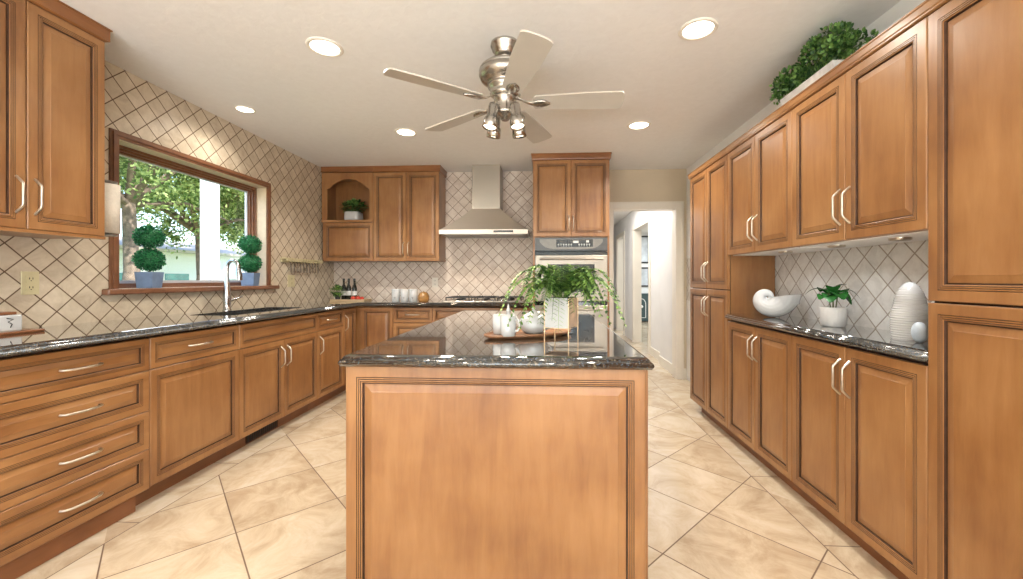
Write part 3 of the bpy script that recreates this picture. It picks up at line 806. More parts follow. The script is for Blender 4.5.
ck = thing('cooktop', 'low stainless gas cooktop with black grates below the range hood', 'cooktop', (-.67, 4.47, .9142))
b = MB(); b.box(-.44, .44, -.22, .24, .0, .012, bev=.004); b.build('deck', M_STEEL, ck)
for gx in (-.28, 0, .28):
    b = MB()
    for dx in (-.125, 0, .125): b.tube([(gx+dx, -.16, .045), (gx+dx, .21, .045)], .006, 6)
    for dy in (-.16, -.04, .09, .21): b.tube([(gx-.13, dy, .045), (gx+.13, dy, .045)], .006, 6)
    for dx in (-.125, .125):
        for dy in (-.16, .21): b.tube([(gx+dx, dy, .0125), (gx+dx, dy, .045)], .006, 6)
    b.build('grate', M_BLKM, ck)
    for dy in (-.08, .13):
        b = MB(); b.lathe([(.04, .0125), (.04, .02), (.028, .024), (.028, .032), (.01, .034)], (gx, dy, 0), 16); b.build('burner', M_BLKM, ck)
for k in range(5):
    b = MB(); b.lathe([(.014, .0125), (.013, .028), (.004, .03)], (-.2+k*.1, -.195, 0), 12); b.build('knob', M_CHR, ck)

hd = thing('range_hood', 'stainless chimney range hood on the tiled back wall', 'range hood', (-.67, 0, 0))
b = MB(); b.box(-.157, .157, 4.50, 4.799, 1.945, 2.4395); b.build('chimney', M_STEELV, hd)
def rc(x, y0, y1, z): return [(-x, y0, z), (x, y0, z), (x, y1, z), (-x, y1, z)]
b = MB()
rings = [rc(.479, 4.30, 4.799, 1.642), rc(.479, 4.30, 4.799, 1.690)]
for k in range(1, 9):
    u = k/8; w = .479+(.162-.479)*u; rings.append(rc(w-.012*math.sin(PI*u)*1.6, 4.30+.195*u+.02*math.sin(PI*u), 4.799, 1.690+.255*(u)))
b.loft(rings, 0, False, None, False); b.add(rings[-1], [(0, 1, 2, 3)])
b.build('canopy', M_HOOD, hd)
b = MB(); b.box(-.455, .455, 4.325, 4.78, 1.646, 1.652)
for x in (-.3, 0, .3): b.box(x-.14, x+.14, 4.38, 4.72, 1.640, 1.6459, 1)
b.build('filter', [M_STEEL, M_PEWT], hd)
b = MB(); b.box(.11, .32, 4.2975, 4.2999, 1.658, 1.680)
b.build('control_strip', M_BLK, hd)

# ================================================================ CEILING FAN
FX, FY = -.222, 2.20
fan = thing('ceiling_fan', 'brushed nickel ceiling fan with five pale blades and four spot lights', 'ceiling fan', (FX, FY, 0))
b = MB(); b.lathe([(.078, 2.4395), (.080, 2.424), (.068, 2.416), (.071, 2.402), (.058, 2.393), (.058, 2.380), (.040, 2.368), (.024, 2.360)], seg=36); b.build('canopy', M_FAN, fan)
b = MB(); b.lathe([(.013, 2.37), (.013, 2.335)], seg=16); b.build('downrod', M_FAN, fan)
b = MB(); b.lathe([(.018, 2.343), (.06, 2.340), (.105, 2.327), (.134, 2.303), (.139, 2.294), (.131, 2.289), (.143, 2.283), (.143, 2.262), (.132, 2.240), (.106, 2.224), (.088, 2.218), (.094, 2.210), (.094, 2.198), (.080, 2.188), (.078, 2.170), (.084, 2.162), (.068, 2.148)], seg=48); b.build('motor_housing', M_FAN, fan)
b = MB(); b.lathe([(.06, 2.150), (.064, 2.140), (.052, 2.128), (.055, 2.072), (.060, 2.064), (.052, 2.052), (.032, 2.042), (.020, 2.024)], seg=32); b.build('light_fitter', M_FAN, fan)
M_BLADE = plain('blade_pale', (.52, .48, .42), .35, noise=.06, nscale=6)
bl_top = plain('blade_side', (.45, .36, .25), .4, noise=.1)
ZBL = 2.118
for k in range(5):
    a = math.radians(-144.5+72*k)
    Mr = Matrix.Translation((0, 0, ZBL)) @ Matrix.Rotation(a, 4, 'Z') @ Matrix.Rotation(math.radians(-12), 4, 'X')
    b = MB()
    outl = []
    def wd(u): return .052+.018*min(1, u*1.6)
    xs = [.165+.455*i/10 for i in range(11)]
    lo = [(x, -wd((x-.165)/.455)) for x in xs]; hi = [(x, wd((x-.165)/.455)) for x in xs]
    tip = [(.62+.018*math.cos(t_), .07*math.sin(t_)) for t_ in [(-60+120*i/8)*PI/180 for i in range(9)]]
    base = [(.165-.014*math.cos(t_), .052*math.sin(t_)) for t_ in [(60-120*i/6)*PI/180 for i in range(7)]]
    loop = lo+tip+list(reversed(hi))+base
    n_ = len(loop)
    b.add([(x, y, .004) for x, y in loop]+[(x, y, -.004) for x, y in loop], [tuple(range(n_)), tuple(reversed(range(n_, 2*n_)))]+[((i+1) % n_, i, i+n_, (i+1) % n_+n_) for i in range(n_)], 0, False, Mr)
    b.build('blade', M_BLADE, fan)
    b = MB()
    Mi = Matrix.Translation((0, 0, ZBL)) @ Matrix.Rotation(a, 4, 'Z')
    prof = [(.045, .016, .035), (.08, .012, .022), (.12, .012, .001), (.15, .022, -.008), (.175, .033, -.0085), (.20, .034, -.0085), (.225, .026, -.0085), (.245, .008, -.0085)]
    rings = []
    for x, w, z in prof:
        rings.append([(x, -w, z-z*0), (x, -w*.5, z-.006), (x, w*.5, z-.006), (x, w, z), (x, w*.5, z+.003), (x, -w*.5, z+.003)])
    b.loft(rings, 0, True, Matrix.Translation((0, 0, 0)) @ Mi @ Matrix.Rotation(math.radians(-10), 4, 'X'), True)
    b.build('blade_bracket', M_FAN, fan)
M_BULB = plain('lamp_lens', (1, .95, .85), .3, noise=0, emis=(1, .86, .66), estr=7)
for k in range(4):
    a = math.radians(-45+90*k)
    px_, py_ = .085*math.cos(a), .085*math.sin(a)
    tilt = Matrix.Translation((px_, py_, 2.055)) @ Matrix.Rotation(a, 4, 'Z') @ Matrix.Rotation(math.radians(-12), 4, 'Y')
    b = MB(); b.lathe([(.012, .04), (.026, .032), (.028, .010), (.028, -.042), (.036, -.050), (.038, -.057), (.040, -.098), (.036, -.101), (.033, -.090)], seg=24, M=tilt, cap=False)
    b.tube([(-.055, 0, .03), (-.01, 0, .022)], .009, 8, M=tilt)
    s_ = b.build('spot_light', M_FAN, fan)
    b = MB(); b.lathe([(.0005, -.0905), (.033, -.0905)], seg=20, M=tilt, cap=False); b.build('lens', M_BULB, s_)
    p = Vector((FX, FY, 0))+(tilt @ Vector((0, 0, -.10)))
    light('fan_spot_lamp', 'SPOT', p, (math.radians(0), math.radians(9)*math.cos(a), 0), 14, (1, .84, .64), spot=math.radians(110), blend=.8, radius=.025)

# recessed ceiling lights
M_LENS = plain('downlight_lens', (1, .97, .9), .3, noise=0, emis=(1, .93, .80), estr=6)
def downlight(x, y, label, power, small=False, z=ZC-.0005):
    t = thing('recessed_light', label, 'ceiling light', (x, y, z), 0)
    r = .095 if not small else .07
    b = MB(); b.lathe([(r, 0), (r, -.004), (r*.93, -.008), (r*.80, -.007), (r*.78, -.002)], seg=32, cap=False); b.build('trim_ring', M_PAINT, t)
    b = MB(); b.lathe([(r*.78, -.003), (.0005, -.004)], seg=32, cap=False); b.build('lens', M_LENS, t)
    light('downlight_lamp', 'SPOT', (x, y, z-.02), (0, 0, 0), power, (1, .93, .83), spot=math.radians(150), blend=.7, radius=.07)
downlight(-1.219, 2.175, 'round recessed ceiling light left of the fan, nearer one', 40)
downlight(.778, 2.12, 'round recessed ceiling light right of the fan, nearer one', 40)
downlight(-2.264, 2.935, 'small recessed ceiling light close to the tiled wall above the window', 20, True)
downlight(-1.218, 3.468, 'recessed ceiling light left of the fan, near the range wall', 75)
downlight(.772, 3.413, 'recessed ceiling light right of the fan, near the doorway', 75)
# lights behind the camera, same grid
downlight(-1.219, .5, 'recessed ceiling light over the left floor behind the viewer', 30)
downlight(.778, .5, 'recessed ceiling light over the right floor behind the viewer', 30)
# hood lights
for x in (-.92, -.42): light('hood_lamp', 'SPOT', (x, 4.42, 1.635), (0, 0, 0), 5, (1, .80, .58), spot=math.radians(120), blend=.6, radius=.03)
# puck lights under the right wall cabinets
for i, (y, w_) in enumerate(((2.484, 'above the shell'), (2.061, 'above the small potted plant'), (1.704, 'above the ribbed vase'))):
    t = thing('puck_light', 'small round puck light under the wall cabinet %s' % w_, 'cabinet light', (1.42, y, 1.3233), 0)
    b = MB(); b.lathe([(.036, 0), (.036, -.008), (.030, -.011), (.024, -.009)], seg=24, cap=False); b.build('housing', M_NICK, t)
    b = MB(); b.lathe([(.025, -.009), (.0005, -.009)], seg=20, cap=False); b.build('lens', plain('puck_lens_%d' % i, (.8, .8, .78), .2, noise=.02), t)
    light('puck_lamp', 'SPOT', (1.42, y, 1.308), (0, 0, 0), 1.7, (.95, .97, 1.0), spot=math.radians(140), blend=.8, radius=.02)

# ================================================================ PLANTS
def rand_unit():
    while True:
        v = Vector((random.uniform(-1, 1), random.uniform(-1, 1), random.uniform(-1, 1)))
        if .05 < v.length < 1: return v.normalized()
def leaf_ball(b, c, r, n, L, W, squash=1.):
    for _ in range(n):
        d = rand_unit(); p = Vector(c)+Vector((d.x*r, d.y*r, d.z*r*squash))*random.uniform(.72, 1.0)
        dd = (d+rand_unit()*.7).normalized()
        b.leaf(p, dd, rand_unit(), L*random.uniform(.7, 1.2), W*random.uniform(.8, 1.2))

# topiaries on the sill
def topiary(loc, label, sc, zb):
    t = thing('potted_topiary', label, 'plant', loc, math.radians(12), 'double-ball topiaries on the window sill')
    b = MB(); w = .052*sc
    b.loft([[(-w*s_, -w*s_, z), (w*s_, -w*s_, z), (w*s_, w*s_, z), (-w*s_, w*s_, z)] for s_, z in ((.84, 0), (1, .105*sc), (.92, .105*sc), (.88, .09*sc))], 0, False, None, False)
    b.add([(-w*.84, -w*.84, 0), (w*.84, -w*.84, 0), (w*.84, w*.84, 0), (-w*.84, w*.84, 0)], [(3, 2, 1, 0)])
    b.add([(-w*.9, -w*.9, .09*sc), (w*.9, -w*.9, .09*sc), (w*.9, w*.9, .09*sc), (-w*.9, w*.9, .09*sc)], [(0, 1, 2, 3)], 1)
    b.build('pot', [M_BLUEG, M_SOIL], t)
    b = MB(); b.tube([(0, 0, .09*sc), (0, 0, .34*sc)], .005, 8); b.build('stem', M_STEM, t)
    for z in (.185*sc, .335*sc):
        b = MB(); b.sphere((0, 0, z), (.064*sc, .064*sc, .057*sc), 16, 10)
        leaf_ball(b, (0, 0, z), .079*sc, 2000, .0115, .0085, .92)
        b.build('leaf_ball', M_TOP, t)
    return t
topiary((WL-.015, 2.52, 1.0998), 'double-ball topiary in a blue-grey square pot at the left end of the sill', 1.0, 0)
topiary((WL-.015, 3.425, 1.0998), 'double-ball topiary in a blue-grey pot on the sill behind the faucet', 1.08, 0)

# niche plant
t = thing('potted_plant', 'small leafy plant in a rounded white pot inside the arched niche', 'plant', (-2.245, 4.625, 1.8005))
b = MB(); w = .098
def sq(w, z, r=.3):
    return [(w*(abs(math.cos(a))**.45)*(1 if math.cos(a) >= 0 else -1), w*(abs(math.sin(a))**.45)*(1 if math.sin(a) >= 0 else -1), z) for a in [2*PI*i/32 for i in range(32)]]
b.loft([sq(.055, 0), sq(.082, .02), sq(.090, .07), sq(.086, .135), sq(.080, .14), sq(.076, .12)], 0, True, None, False)
b.add(sq(.055, 0), [tuple(reversed(range(32)))]); b.add(sq(.076, .121), [tuple(range(32))], 1)
b.build('pot', [M_CERW, M_SOIL], t)
b = MB()
for _ in range(420):
    d = rand_unit(); p = Vector((d.x*.125, d.y*.10, .195+d.z*.075))*random.uniform(.8, 1) if False else Vector((d.x*.13*random.uniform(.4, 1), d.y*.1*random.uniform(.4, 1), .195+d.z*.075*random.uniform(.5, 1)))
    b.leaf((p.x*1.1, p.y, p.z+.005), d+Vector((0, 0, .3)), (0, 0, 1), .036, .028)
for _ in range(24):
    a = random.uniform(0, 2*PI); b.tube([(.02*math.cos(a), .02*math.sin(a), .12), (.07*math.cos(a), .06*math.sin(a), .2)], .002, 5)
b.build('foliage', M_BOX, t)

# boxwood trough on the right cabinets
t = thing('boxwood_planter', 'long marbled white planter of boxwood on top of the right-hand cabinets', 'plant', (1.35, 1.99, 2.0995), 0)
b = MB(); Lp = .42; wp = .13
M_MARB = plain('marbled_white', (.70, .70, .70), .4, noise=.18, nscale=22)
b.loft([[(0.012, .0, 0), (wp-.012, .0, 0), (wp-.012, Lp, 0), (.012, Lp, 0)], [(0, -.006, .092), (wp, -.006, .092), (wp, Lp+.006, .092), (0, Lp+.006, .092)],
        [(.01, .004, .092), (wp-.01, .004, .092), (wp-.01, Lp-.004, .092), (.01, Lp-.004, .092)], [(.012, .006, .07), (wp-.012, .006, .07), (wp-.012, Lp-.006, .07), (.012, Lp-.006, .07)]], 0, False, None, False)
b.add([(0.012, .0, 0), (wp-.012, .0, 0), (wp-.012, Lp, 0), (.012, Lp, 0)], [(3, 2, 1, 0)])
b.add([(.012, .006, .07), (wp-.012, .006, .07), (wp-.012, Lp-.006, .07), (.012, Lp-.006, .07)], [(0, 1, 2, 3)], 1)
b.build('trough', [M_MARB, M_SOIL], t)
b = MB()
clumps = [Vector((wp/2+random.uniform(-.055, .055), -.06+(Lp+.14)*i/33+random.uniform(-.02, .02), .13+random.uniform(0, .12)*(.35+math.sin(PI*i/33)))) for i in range(34)]
for c in clumps:
    rr = random.uniform(.035, .055)
    for _ in range(75):
        d = rand_unit(); p = c+d*rr*random.uniform(.55, 1.0)
        b.leaf((p.x, p.y, min(.318, max(.095, p.z))), d+rand_unit()*.5+Vector((0, 0, .4)), rand_unit(), .022, .017)
for _ in range(60):
    y = random.uniform(.02, Lp-.02); b.tube([(wp/2, y, .07), (wp/2+random.uniform(-.06, .06), y+random.uniform(-.05, .05), random.uniform(.14, .2))], .0018, 5)
b.build('foliage', M_BOX, t)

# small broad-leaved plant on the right counter
t = thing('potted_plant', 'small dark broad-leaved plant in a ribbed white pot on the right counter', 'plant', (1.482, 2.175, .9143))
b = MB(); b.lathe([(.044, 0), (.052, .006), (.057, .05), (.060, .094), (.061, .100), (.056, .100), (.0545, .09)], seg=60, cap=False, rib=.018, ribn=20)
b.lathe([(.0005, .001), (.044, .001)], seg=20, cap=False); b.lathe([(.055, .088), (.0005, .09)], seg=20, cap=False, mi=1); b.build('pot', [M_MATW, M_SOIL], t)
def big_leaf(b, base, tip, W, droop, mi=0):
    base = Vector(base); tip = Vector(tip); d = tip-base; sd = d.cross(Vector((0, 0, 1))).normalized()
    rows = []
    for i in range(9):
        u = i/8; c = base+d*u+Vector((0, 0, droop*4*u*(1-u)*.5)); w = W*math.sin(PI*min(1, u*.92+.04))**.8
        up = Vector((0, 0, 1))
        rows.append([tuple(c+sd*w*.5+up*w*.12), tuple(c-up*w*.02), tuple(c-sd*w*.5+up*w*.12)])
    b.loft(rows, mi, True, None, False, False)
b = MB(); S = []
vd = Vector((.88, -.48, 0))  # direction to the right of the picture there
def P_(r_, z_, f_=0): return tuple(vd*r_+Vector((-.48, -.88, 0))*f_+Vector((0, 0, z_)))
for (bs, tp, W, dr) in ((P_(-.01, .14), P_(-.125, .135), .028, .06), (P_(-.01, .13), P_(-.062, .112, .05), .065, .03), (P_(.0, .14), P_(-.02, .10, .085), .07, .04),
                        (P_(.0, .145), P_(.035, .115, .08), .07, .04), (P_(.01, .14), P_(.072, .09, .04), .06, .05), (P_(.02, .15), P_(.115, .115, .0), .022, .06),
                        (P_(-.01, .16), P_(.06, .19, -.02), .035, .02), (P_(-.02, .15), P_(-.05, .15, -.05), .06, .04), (P_(.02, .15), P_(.05, .14, -.05), .06, .04), (P_(0, .155), P_(-.005, .175, .04), .05, .03)):
    bs = Vector(bs); tp = Vector(tp); d_ = tp-bs; tp = bs+Vector((d_.x*.95, d_.y*.95, d_.z+.026)); big_leaf(b, bs+Vector((0, 0, .012)), tp, W*1.25, dr*1.2)
b.build('foliage', M_BROAD, t)
b = MB()
for q in range(6):
    a = q*PI/3; b.tube([(.012*math.cos(a), .012*math.sin(a), .09), (.02*math.cos(a), .02*math.sin(a), .15)], .0025, 6)
b.build('stem', M_STEM, t)

# fern on the island
fern = thing('potted_fern', 'arching green fern in a white planter on thin brass legs on the island', 'plant', (.061, 1.616, .9143), math.radians(-25))
b = MB(); w = .048
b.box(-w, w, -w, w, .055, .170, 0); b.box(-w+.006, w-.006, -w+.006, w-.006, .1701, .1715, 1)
b.build('planter', [plain('planter_tan', (.62, .45, .32), .45, noise=.25, nscale=26), M_SOIL], fern)  # tan body; white panels cover only its front and left faces
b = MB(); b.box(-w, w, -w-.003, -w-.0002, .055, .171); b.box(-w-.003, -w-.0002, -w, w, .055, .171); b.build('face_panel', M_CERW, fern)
b = MB(); q = w+.0025
for x in (-q, q):
    for y in (-q, q): b.tube([(x, y, 0), (x, y, .168)], .0021, 6)
for z in (.053,): b.tube([(-q, -q, z), (q, -q, z), (q, q, z), (-q, q, z), (-q, -q, z)], .0018, 6)
b.build('stand', plain('brass_wire', (.72, .52, .32), .3, 1., .05), fern)
b = MB()
def frond(az, reach, rise, drop, n=16, L=.052):
    d = Vector((math.cos(az), math.sin(az), 0)); pts = []
    for i in range(n+1):
        u = i/n; pts.append(Vector((0, 0, .165))+d*(.015+reach*u**.9)+Vector((0, 0, (rise+.035)*math.sin(PI*min(1, u*.78))-drop*1.05*u**2.2)))
        pts[-1].z = max(pts[-1].z, .03)
    b.tube(pts, [.0018*(1-.6*i/n) for i in range(n+1)], 5)
    for i in range(3, int(n*1.6)+1):
        u = min(.999, i/(n*1.6)); k = min(n-1, int(u*n)); p = pts[k].lerp(pts[k+1], u*n-k); tdir = (pts[k+1]-pts[k]).normalized()
        sd = tdir.cross(Vector((0, 0, 1)))
        if sd.length < .1: sd = Vector((-d.y, d.x, 0))
        sd.normalize(); ll = L*(1-.6*u)*(.6+.4*min(1, u*5))
        for sg in (-1, 1):
            b.leaf(p, sd*sg+tdir*.45+Vector((0, 0, random.uniform(-.35, .1))), Vector((0, 0, 1)), ll*random.uniform(.85, 1.1), ll*.36, 0, .1)
A25 = math.radians(25)
random.seed(21)
for (azd, reach, rise, drop) in ((180, .235, .085, .14), (188, .20, .07, .17), (172, .22, .11, .10), (200, .16, .06, .17), (215, .14, .07, .15), (232, .12, .05, .14), (250, .10, .06, .13), (262, .10, .04, .16),
                                 (0, .24, .10, .19), (8, .22, .12, .11), (-10, .22, .09, .15), (-20, .18, .09, .17), (-35, .16, .08, .13), (-50, .13, .08, .10), (20, .19, .12, .11), (32, .16, .12, .08),
                                 (300, .10, .08, .05), (100, .15, .10, .05), (60, .18, .11, .09), (135, .18, .11, .08), (150, .17, .12, .06), (80, .12, .10, .02)):
    frond(math.radians(azd)+A25, reach, rise, drop)
for _ in range(30):
    frond(random.uniform(0, 2*PI), random.uniform(.05, .17), random.uniform(.03, .125), random.uniform(.0, .09), 14)
b.build('foliage', M_FERN, fern)

# ================================================================ ISLAND TRAY AND TEA SET
A30 = math.radians(30); TC = Vector((-.075, 1.745, .9143))
b = MB()
def ell(a_, b_, z): return [(a_*math.cos(t_)*(1-.06*math.sin(t_)), b_*math.sin(t_)+.008*math.cos(3*t_), z) for t_ in [2*PI*i/40 for i in range(40)]]
b.loft([ell(.185, .078, 0), ell(.205, .095, .008), ell(.208, .098, .017), ell(.202, .092, .018), ell(.19, .082, .012)], 0, True, None, False)
b.add(ell(.185, .078, 0), [tuple(reversed(range(40)))]); b.add(ell(.19, .082, .012), [tuple(range(40))])
o = b.build('serving_tray', wood('walnut_tray', True, (.17, .07, .03), (.28, .13, .06), (.38, .19, .09)))
o.location = TC; o.rotation_euler = (0, 0, A30); tag(o, 'oval wooden tray with a bark-like rim under the tea set on the island', 'tray')
def mug(x, y, label, ha, r=.030, h=.078):
    t = thing('mug', label, 'mug', (x, y, .9269), ha)
    b = MB(); b.lathe([(r*.82, 0), (r*.95, .004), (r, .03), (r*1.02, h), (r*.94, h), (r*.9, .01), (.0005, .008)], seg=28, cap=False); b.lathe([(.0005, .0002), (r*.82, .0002)], seg=28, cap=False); b.build('cup', M_CERW, t)
    b = MB(); b.tube([(r*.95, 0, h*.78), (r+.013, 0, h*.80), (r+.022, 0, h*.55), (r+.012, 0, h*.28), (r*.95, 0, h*.25)], .0045, 8); b.build('handle', M_CERW, t)
mug(-.196, 1.705, 'white mug at the left end of the wooden tray, behind the other mug', math.radians(75), .029, .082)
mug(-.153, 1.635, 'white mug with its handle to the right, in front on the wooden tray', math.radians(-20), .031, .084)
t = thing('teapot', 'round glossy white teapot with its spout to the left on the wooden tray', 'teapot', (-.052, 1.735, .9269), math.radians(160)); t.scale = (1.15, 1.15, 1.1)
b = MB(); b.lathe([(.030, 0), (.048, .012), (.056, .032), (.052, .055), (.036, .072), (.026, .076)], seg=36); b.build('pot_body', M_CERW, t)
b = MB(); b.lathe([(.028, .0765), (.022, .083), (.006, .088), (.005, .092), (.009, .097), (.0005, .101)], seg=24); b.build('lid', M_CERW, t)
b = MB(); b.tube([(.045, 0, .028), (.066, 0, .040), (.076, 0, .060), (.086, 0, .072)], [.013, .010, .0075, .006], 12); b.build('spout', M_CERW, t)
b = MB(); b.tube([(-.046, 0, .058), (-.066, 0, .064), (-.076, 0, .045), (-.066, 0, .024), (-.050, 0, .020)], .005, 8); b.build('handle', M_CERW, t)
t = thing('milk_bottle', 'small white bottle with a pointed stopper behind the mugs on the tray', 'bottle', (-.165, 1.772, .9269))
b = MB(); b.lathe([(.018, 0), (.021, .004), (.021, .062), (.016, .074), (.008, .080), (.008, .088)], seg=24); b.build('bottle_body', M_CERW, t)
b = MB(); b.lathe([(.010, .0885), (.011, .093), (.006, .103), (.003, .118), (.0005, .122)], seg=16); b.build('stopper', M_CERW, t)

# ================================================================ RIGHT COUNTER DECOR
t = thing('shell_bowl', 'large white ceramic nautilus shell on the right counter near the far pantry', 'ornament', (1.480, 2.64, .9143), math.radians(-28.6))
b = MB(); rings = []; NS = 64; SEG = 48
ps = []
for i in range(NS+1):
    psi = -200+(368+200)*i/NS
    r_ = .0435*math.exp(.0046*(psi-180)); tr = r_*.80
    if psi > 300: tr *= 1-.0005*(psi-300)
    ps.append((psi, r_, tr))
zmin = min(r_*math.sin(math.radians(p))-tr for p, r_, tr in ps)
for psi, r_, tr in ps:
    a = math.radians(psi); c = Vector((r_*math.cos(a)-.072, 0, r_*math.sin(a)-zmin))
    nr = Vector((math.cos(a), 0, math.sin(a))); ring = []
    for k in range(SEG):
        q = 2*PI*k/SEG; rr_ = tr*(1+.028*math.cos(16*q))
        ring.append(tuple(c+nr*(rr_*math.cos(q))+Vector((0, 1, 0))*(rr_*.86*math.sin(q))))
    rings.append(ring)
b.loft(rings, 0, True, None, False)
# open mouth: inner wall running back inside
c = Vector((0, 0, 0))
for p in rings[-1]: c += Vector(p)
c /= SEG
a = math.radians(ps[-1][0]); tang = Vector((-math.sin(a), 0, math.cos(a)))
in1 = [tuple(c+(Vector(p)-c)*.9) for p in rings[-1]]; in2 = [tuple(c+(Vector(p)-c)*.75-tang*.06) for p in rings[-1]]
b.loft([rings[-1], in1, in2], 0, True); b.add(in2, [tuple(range(SEG))])
b.add(rings[0], [tuple(reversed(range(SEG)))])
b.build('shell', M_CERW, t)
o = MB(); prof = []
for i in range(145):
    u = i/144; r_ = .064*(.90+.10*math.sin(PI*min(1, u*1.6)))*max(0, 1-u**3.4)**.5
    prof.append((max(.0006, r_*(1+.018*math.cos(u*2*PI*24))), u*.232))
o.lathe(prof, seg=48)
t = o.build('ribbed_vase', M_CERW); t.location = (1.49, 1.742, .9143); t.scale = (1, 1, 1); tag(t, 'tall white egg-shaped vase with fine horizontal ribs beside the near pantry', 'vase')
o = MB(); o.sphere((0, 0, .040), (.022, .028, .040), 20, 12)
t = o.build('ribbed_vase', plain('blue_white_ceramic', (.50, .58, .66), .3, noise=.15)); t.location = (1.408, 1.634, .9143)
tag(t, 'small bluish white ornament tucked in front of the ribbed vase by the near pantry', 'ornament')
t.location = (1.425, 1.625, .9143)

# ================================================================ BACK COUNTER ITEMS
ZT = .9143
o = MB(); o.box(-.19, .19, -.10, .10, 0, .012, bev=.003); o.box(-.19, .19, -.10, -.088, .012, .024); o.box(-.19, .19, .088, .10, .012, .024); o.box(-.19, -.178, -.088, .088, .012, .024); o.box(.178, .19, -.088, .088, .012, .024)
t = o.build('wooden_tray', wood('pale_tray_wood', True, (.36, .24, .12), (.5, .36, .2), (.62, .47, .3))); t.location = (-2.16, 4.385, ZT); tag(t, 'pale wooden crate tray with bottles and produce in the back left corner', 'tray')
M_BOT = plain('dark_bottle_glass', (.012, .014, .01), .08, noise=.1)
bot0 = None
labs = ['dark glass bottle on the corner tray, leftmost of three', 'dark glass bottle on the corner tray, middle of three', 'dark glass bottle on the corner tray, rightmost of three']
for i, (x, y) in enumerate(((-2.275, 4.45), (-2.215, 4.445), (-2.152, 4.45))):
    if bot0 is None:
        bot0 = thing('oil_bottle', labs[0], 'bottle', (x, y, ZT+.0125), 0, 'dark bottles on the corner tray')
        b = MB(); b.lathe([(.024, 0), (.027, .004), (.027, .13), (.022, .15), (.011, .175), (.011, .215)], seg=24); b.build('bottle_body', M_BOT, bot0)
        b = MB(); b.lathe([(.0125, .2152), (.0125, .238), (.0005, .24)], seg=16); b.build('cap', M_BLKM, bot0)
        b = MB(); b.lathe([(.0275, .05), (.0275, .10)], seg=24, cap=False); b.build('paper_label', M_PIP, bot0)
    else: copy_tree(bot0, (x, y, ZT+.0125), None, labs[i])
M_RED = plain('tomato_red', (.55, .05, .025), .3, noise=.2)
for (x, y, r_, lb) in ((-2.11, 4.33, .026, 'red tomato at the left of the fruit on the corner tray'), (-2.06, 4.335, .028, 'red tomato in the middle of the fruit on the corner tray'), (-2.01, 4.33, .024, 'red tomato at the right end of the corner tray')):
    tt = thing('tomato', lb, 'tomato', (x, y, ZT+.0125), 0, 'tomatoes on the corner tray')
    b = MB(); b.sphere((0, 0, r_*.85), (r_, r_, r_*.85), 20, 12); b.build('fruit', M_RED, tt)
    b = MB()
    for k in range(5): b.leaf((0, 0, r_*1.68), (math.cos(k*1.26), math.sin(k*1.26), .1), (0, 0, 1), r_*.7, r_*.25)
    b.build('stem', M_STEM, tt)
t = thing('potted_herb', 'small green herb plant in a dark pot at the left end of the corner tray', 'plant', (-2.29, 4.345, ZT+.0125))
b = MB(); b.lathe([(.022, 0), (.034, .055), (.03, .055), (.0005, .05)], seg=20, cap=False); b.build('pot', M_BLKM, t)
b = MB()
for _ in range(260):
    d = rand_unit(); b.leaf((d.x*.085*random.uniform(.3, 1), -.01+d.y*.04*random.uniform(.3, 1), .10+d.z*.055*random.uniform(.3, 1)), d, (0, 0, 1), .028, .02)
for q in range(8):
    a_ = q*.8; b.tube([(.01*math.cos(a_), .01*math.sin(a_), .05), (.04*math.cos(a_), .03*math.sin(a_), .11)], .002, 5)
b.build('foliage', M_FERN, t)
can0 = None
labs = ['white ceramic canister, left of the row of three on the range counter', 'white ceramic canister, middle of the row of three on the range counter', 'white ceramic canister, right of the row of three next to the amber jar']
for i, x in enumerate((-1.628, -1.532, -1.436)):
    if can0 is None:
        can0 = thing('canister', labs[0], 'canister', (x, 4.32, ZT), 0, 'white canisters on the back counter')
        b = MB(); b.lathe([(.040, 0), (.043, .003), (.043, .115), (.041, .118)], seg=28); b.build('jar_body', M_CERW, can0)
        b = MB(); b.lathe([(.044, .1182), (.044, .134), (.040, .137), (.0005, .138)], seg=28); b.build('lid', M_CERW, can0)
        b = MB(); b.box(-.006, .014, -.0445, -.0425, .045, .052); b.box(.002, .010, -.0445, -.0425, .03, .041); b.build('mark', M_PEWT, can0)
    else: copy_tree(can0, (x, 4.32, ZT), None, labs[i])
t = thing('amber_jar', 'squat amber glass jar beside the white canisters', 'jar', (-1.335, 4.36, ZT))
M_AMB = plain('amber_glass', (.62, .33, .11), .08, noise=.15, nscale=20)
MATS['amber_glass'].node_tree.nodes['Principled BSDF'].inputs['Transmission Weight'].default_value = .6
b = MB(); b.lathe([(.05, 0), (.06, .01), (.062, .06), (.05, .085), (.045, .09)], seg=28); b.build('jar_body', M_AMB, t)
b = MB(); b.lathe([(.046, .0905), (.04, .10), (.012, .106), (.0005, .116)], seg=20); b.build('lid', M_AMB, t)
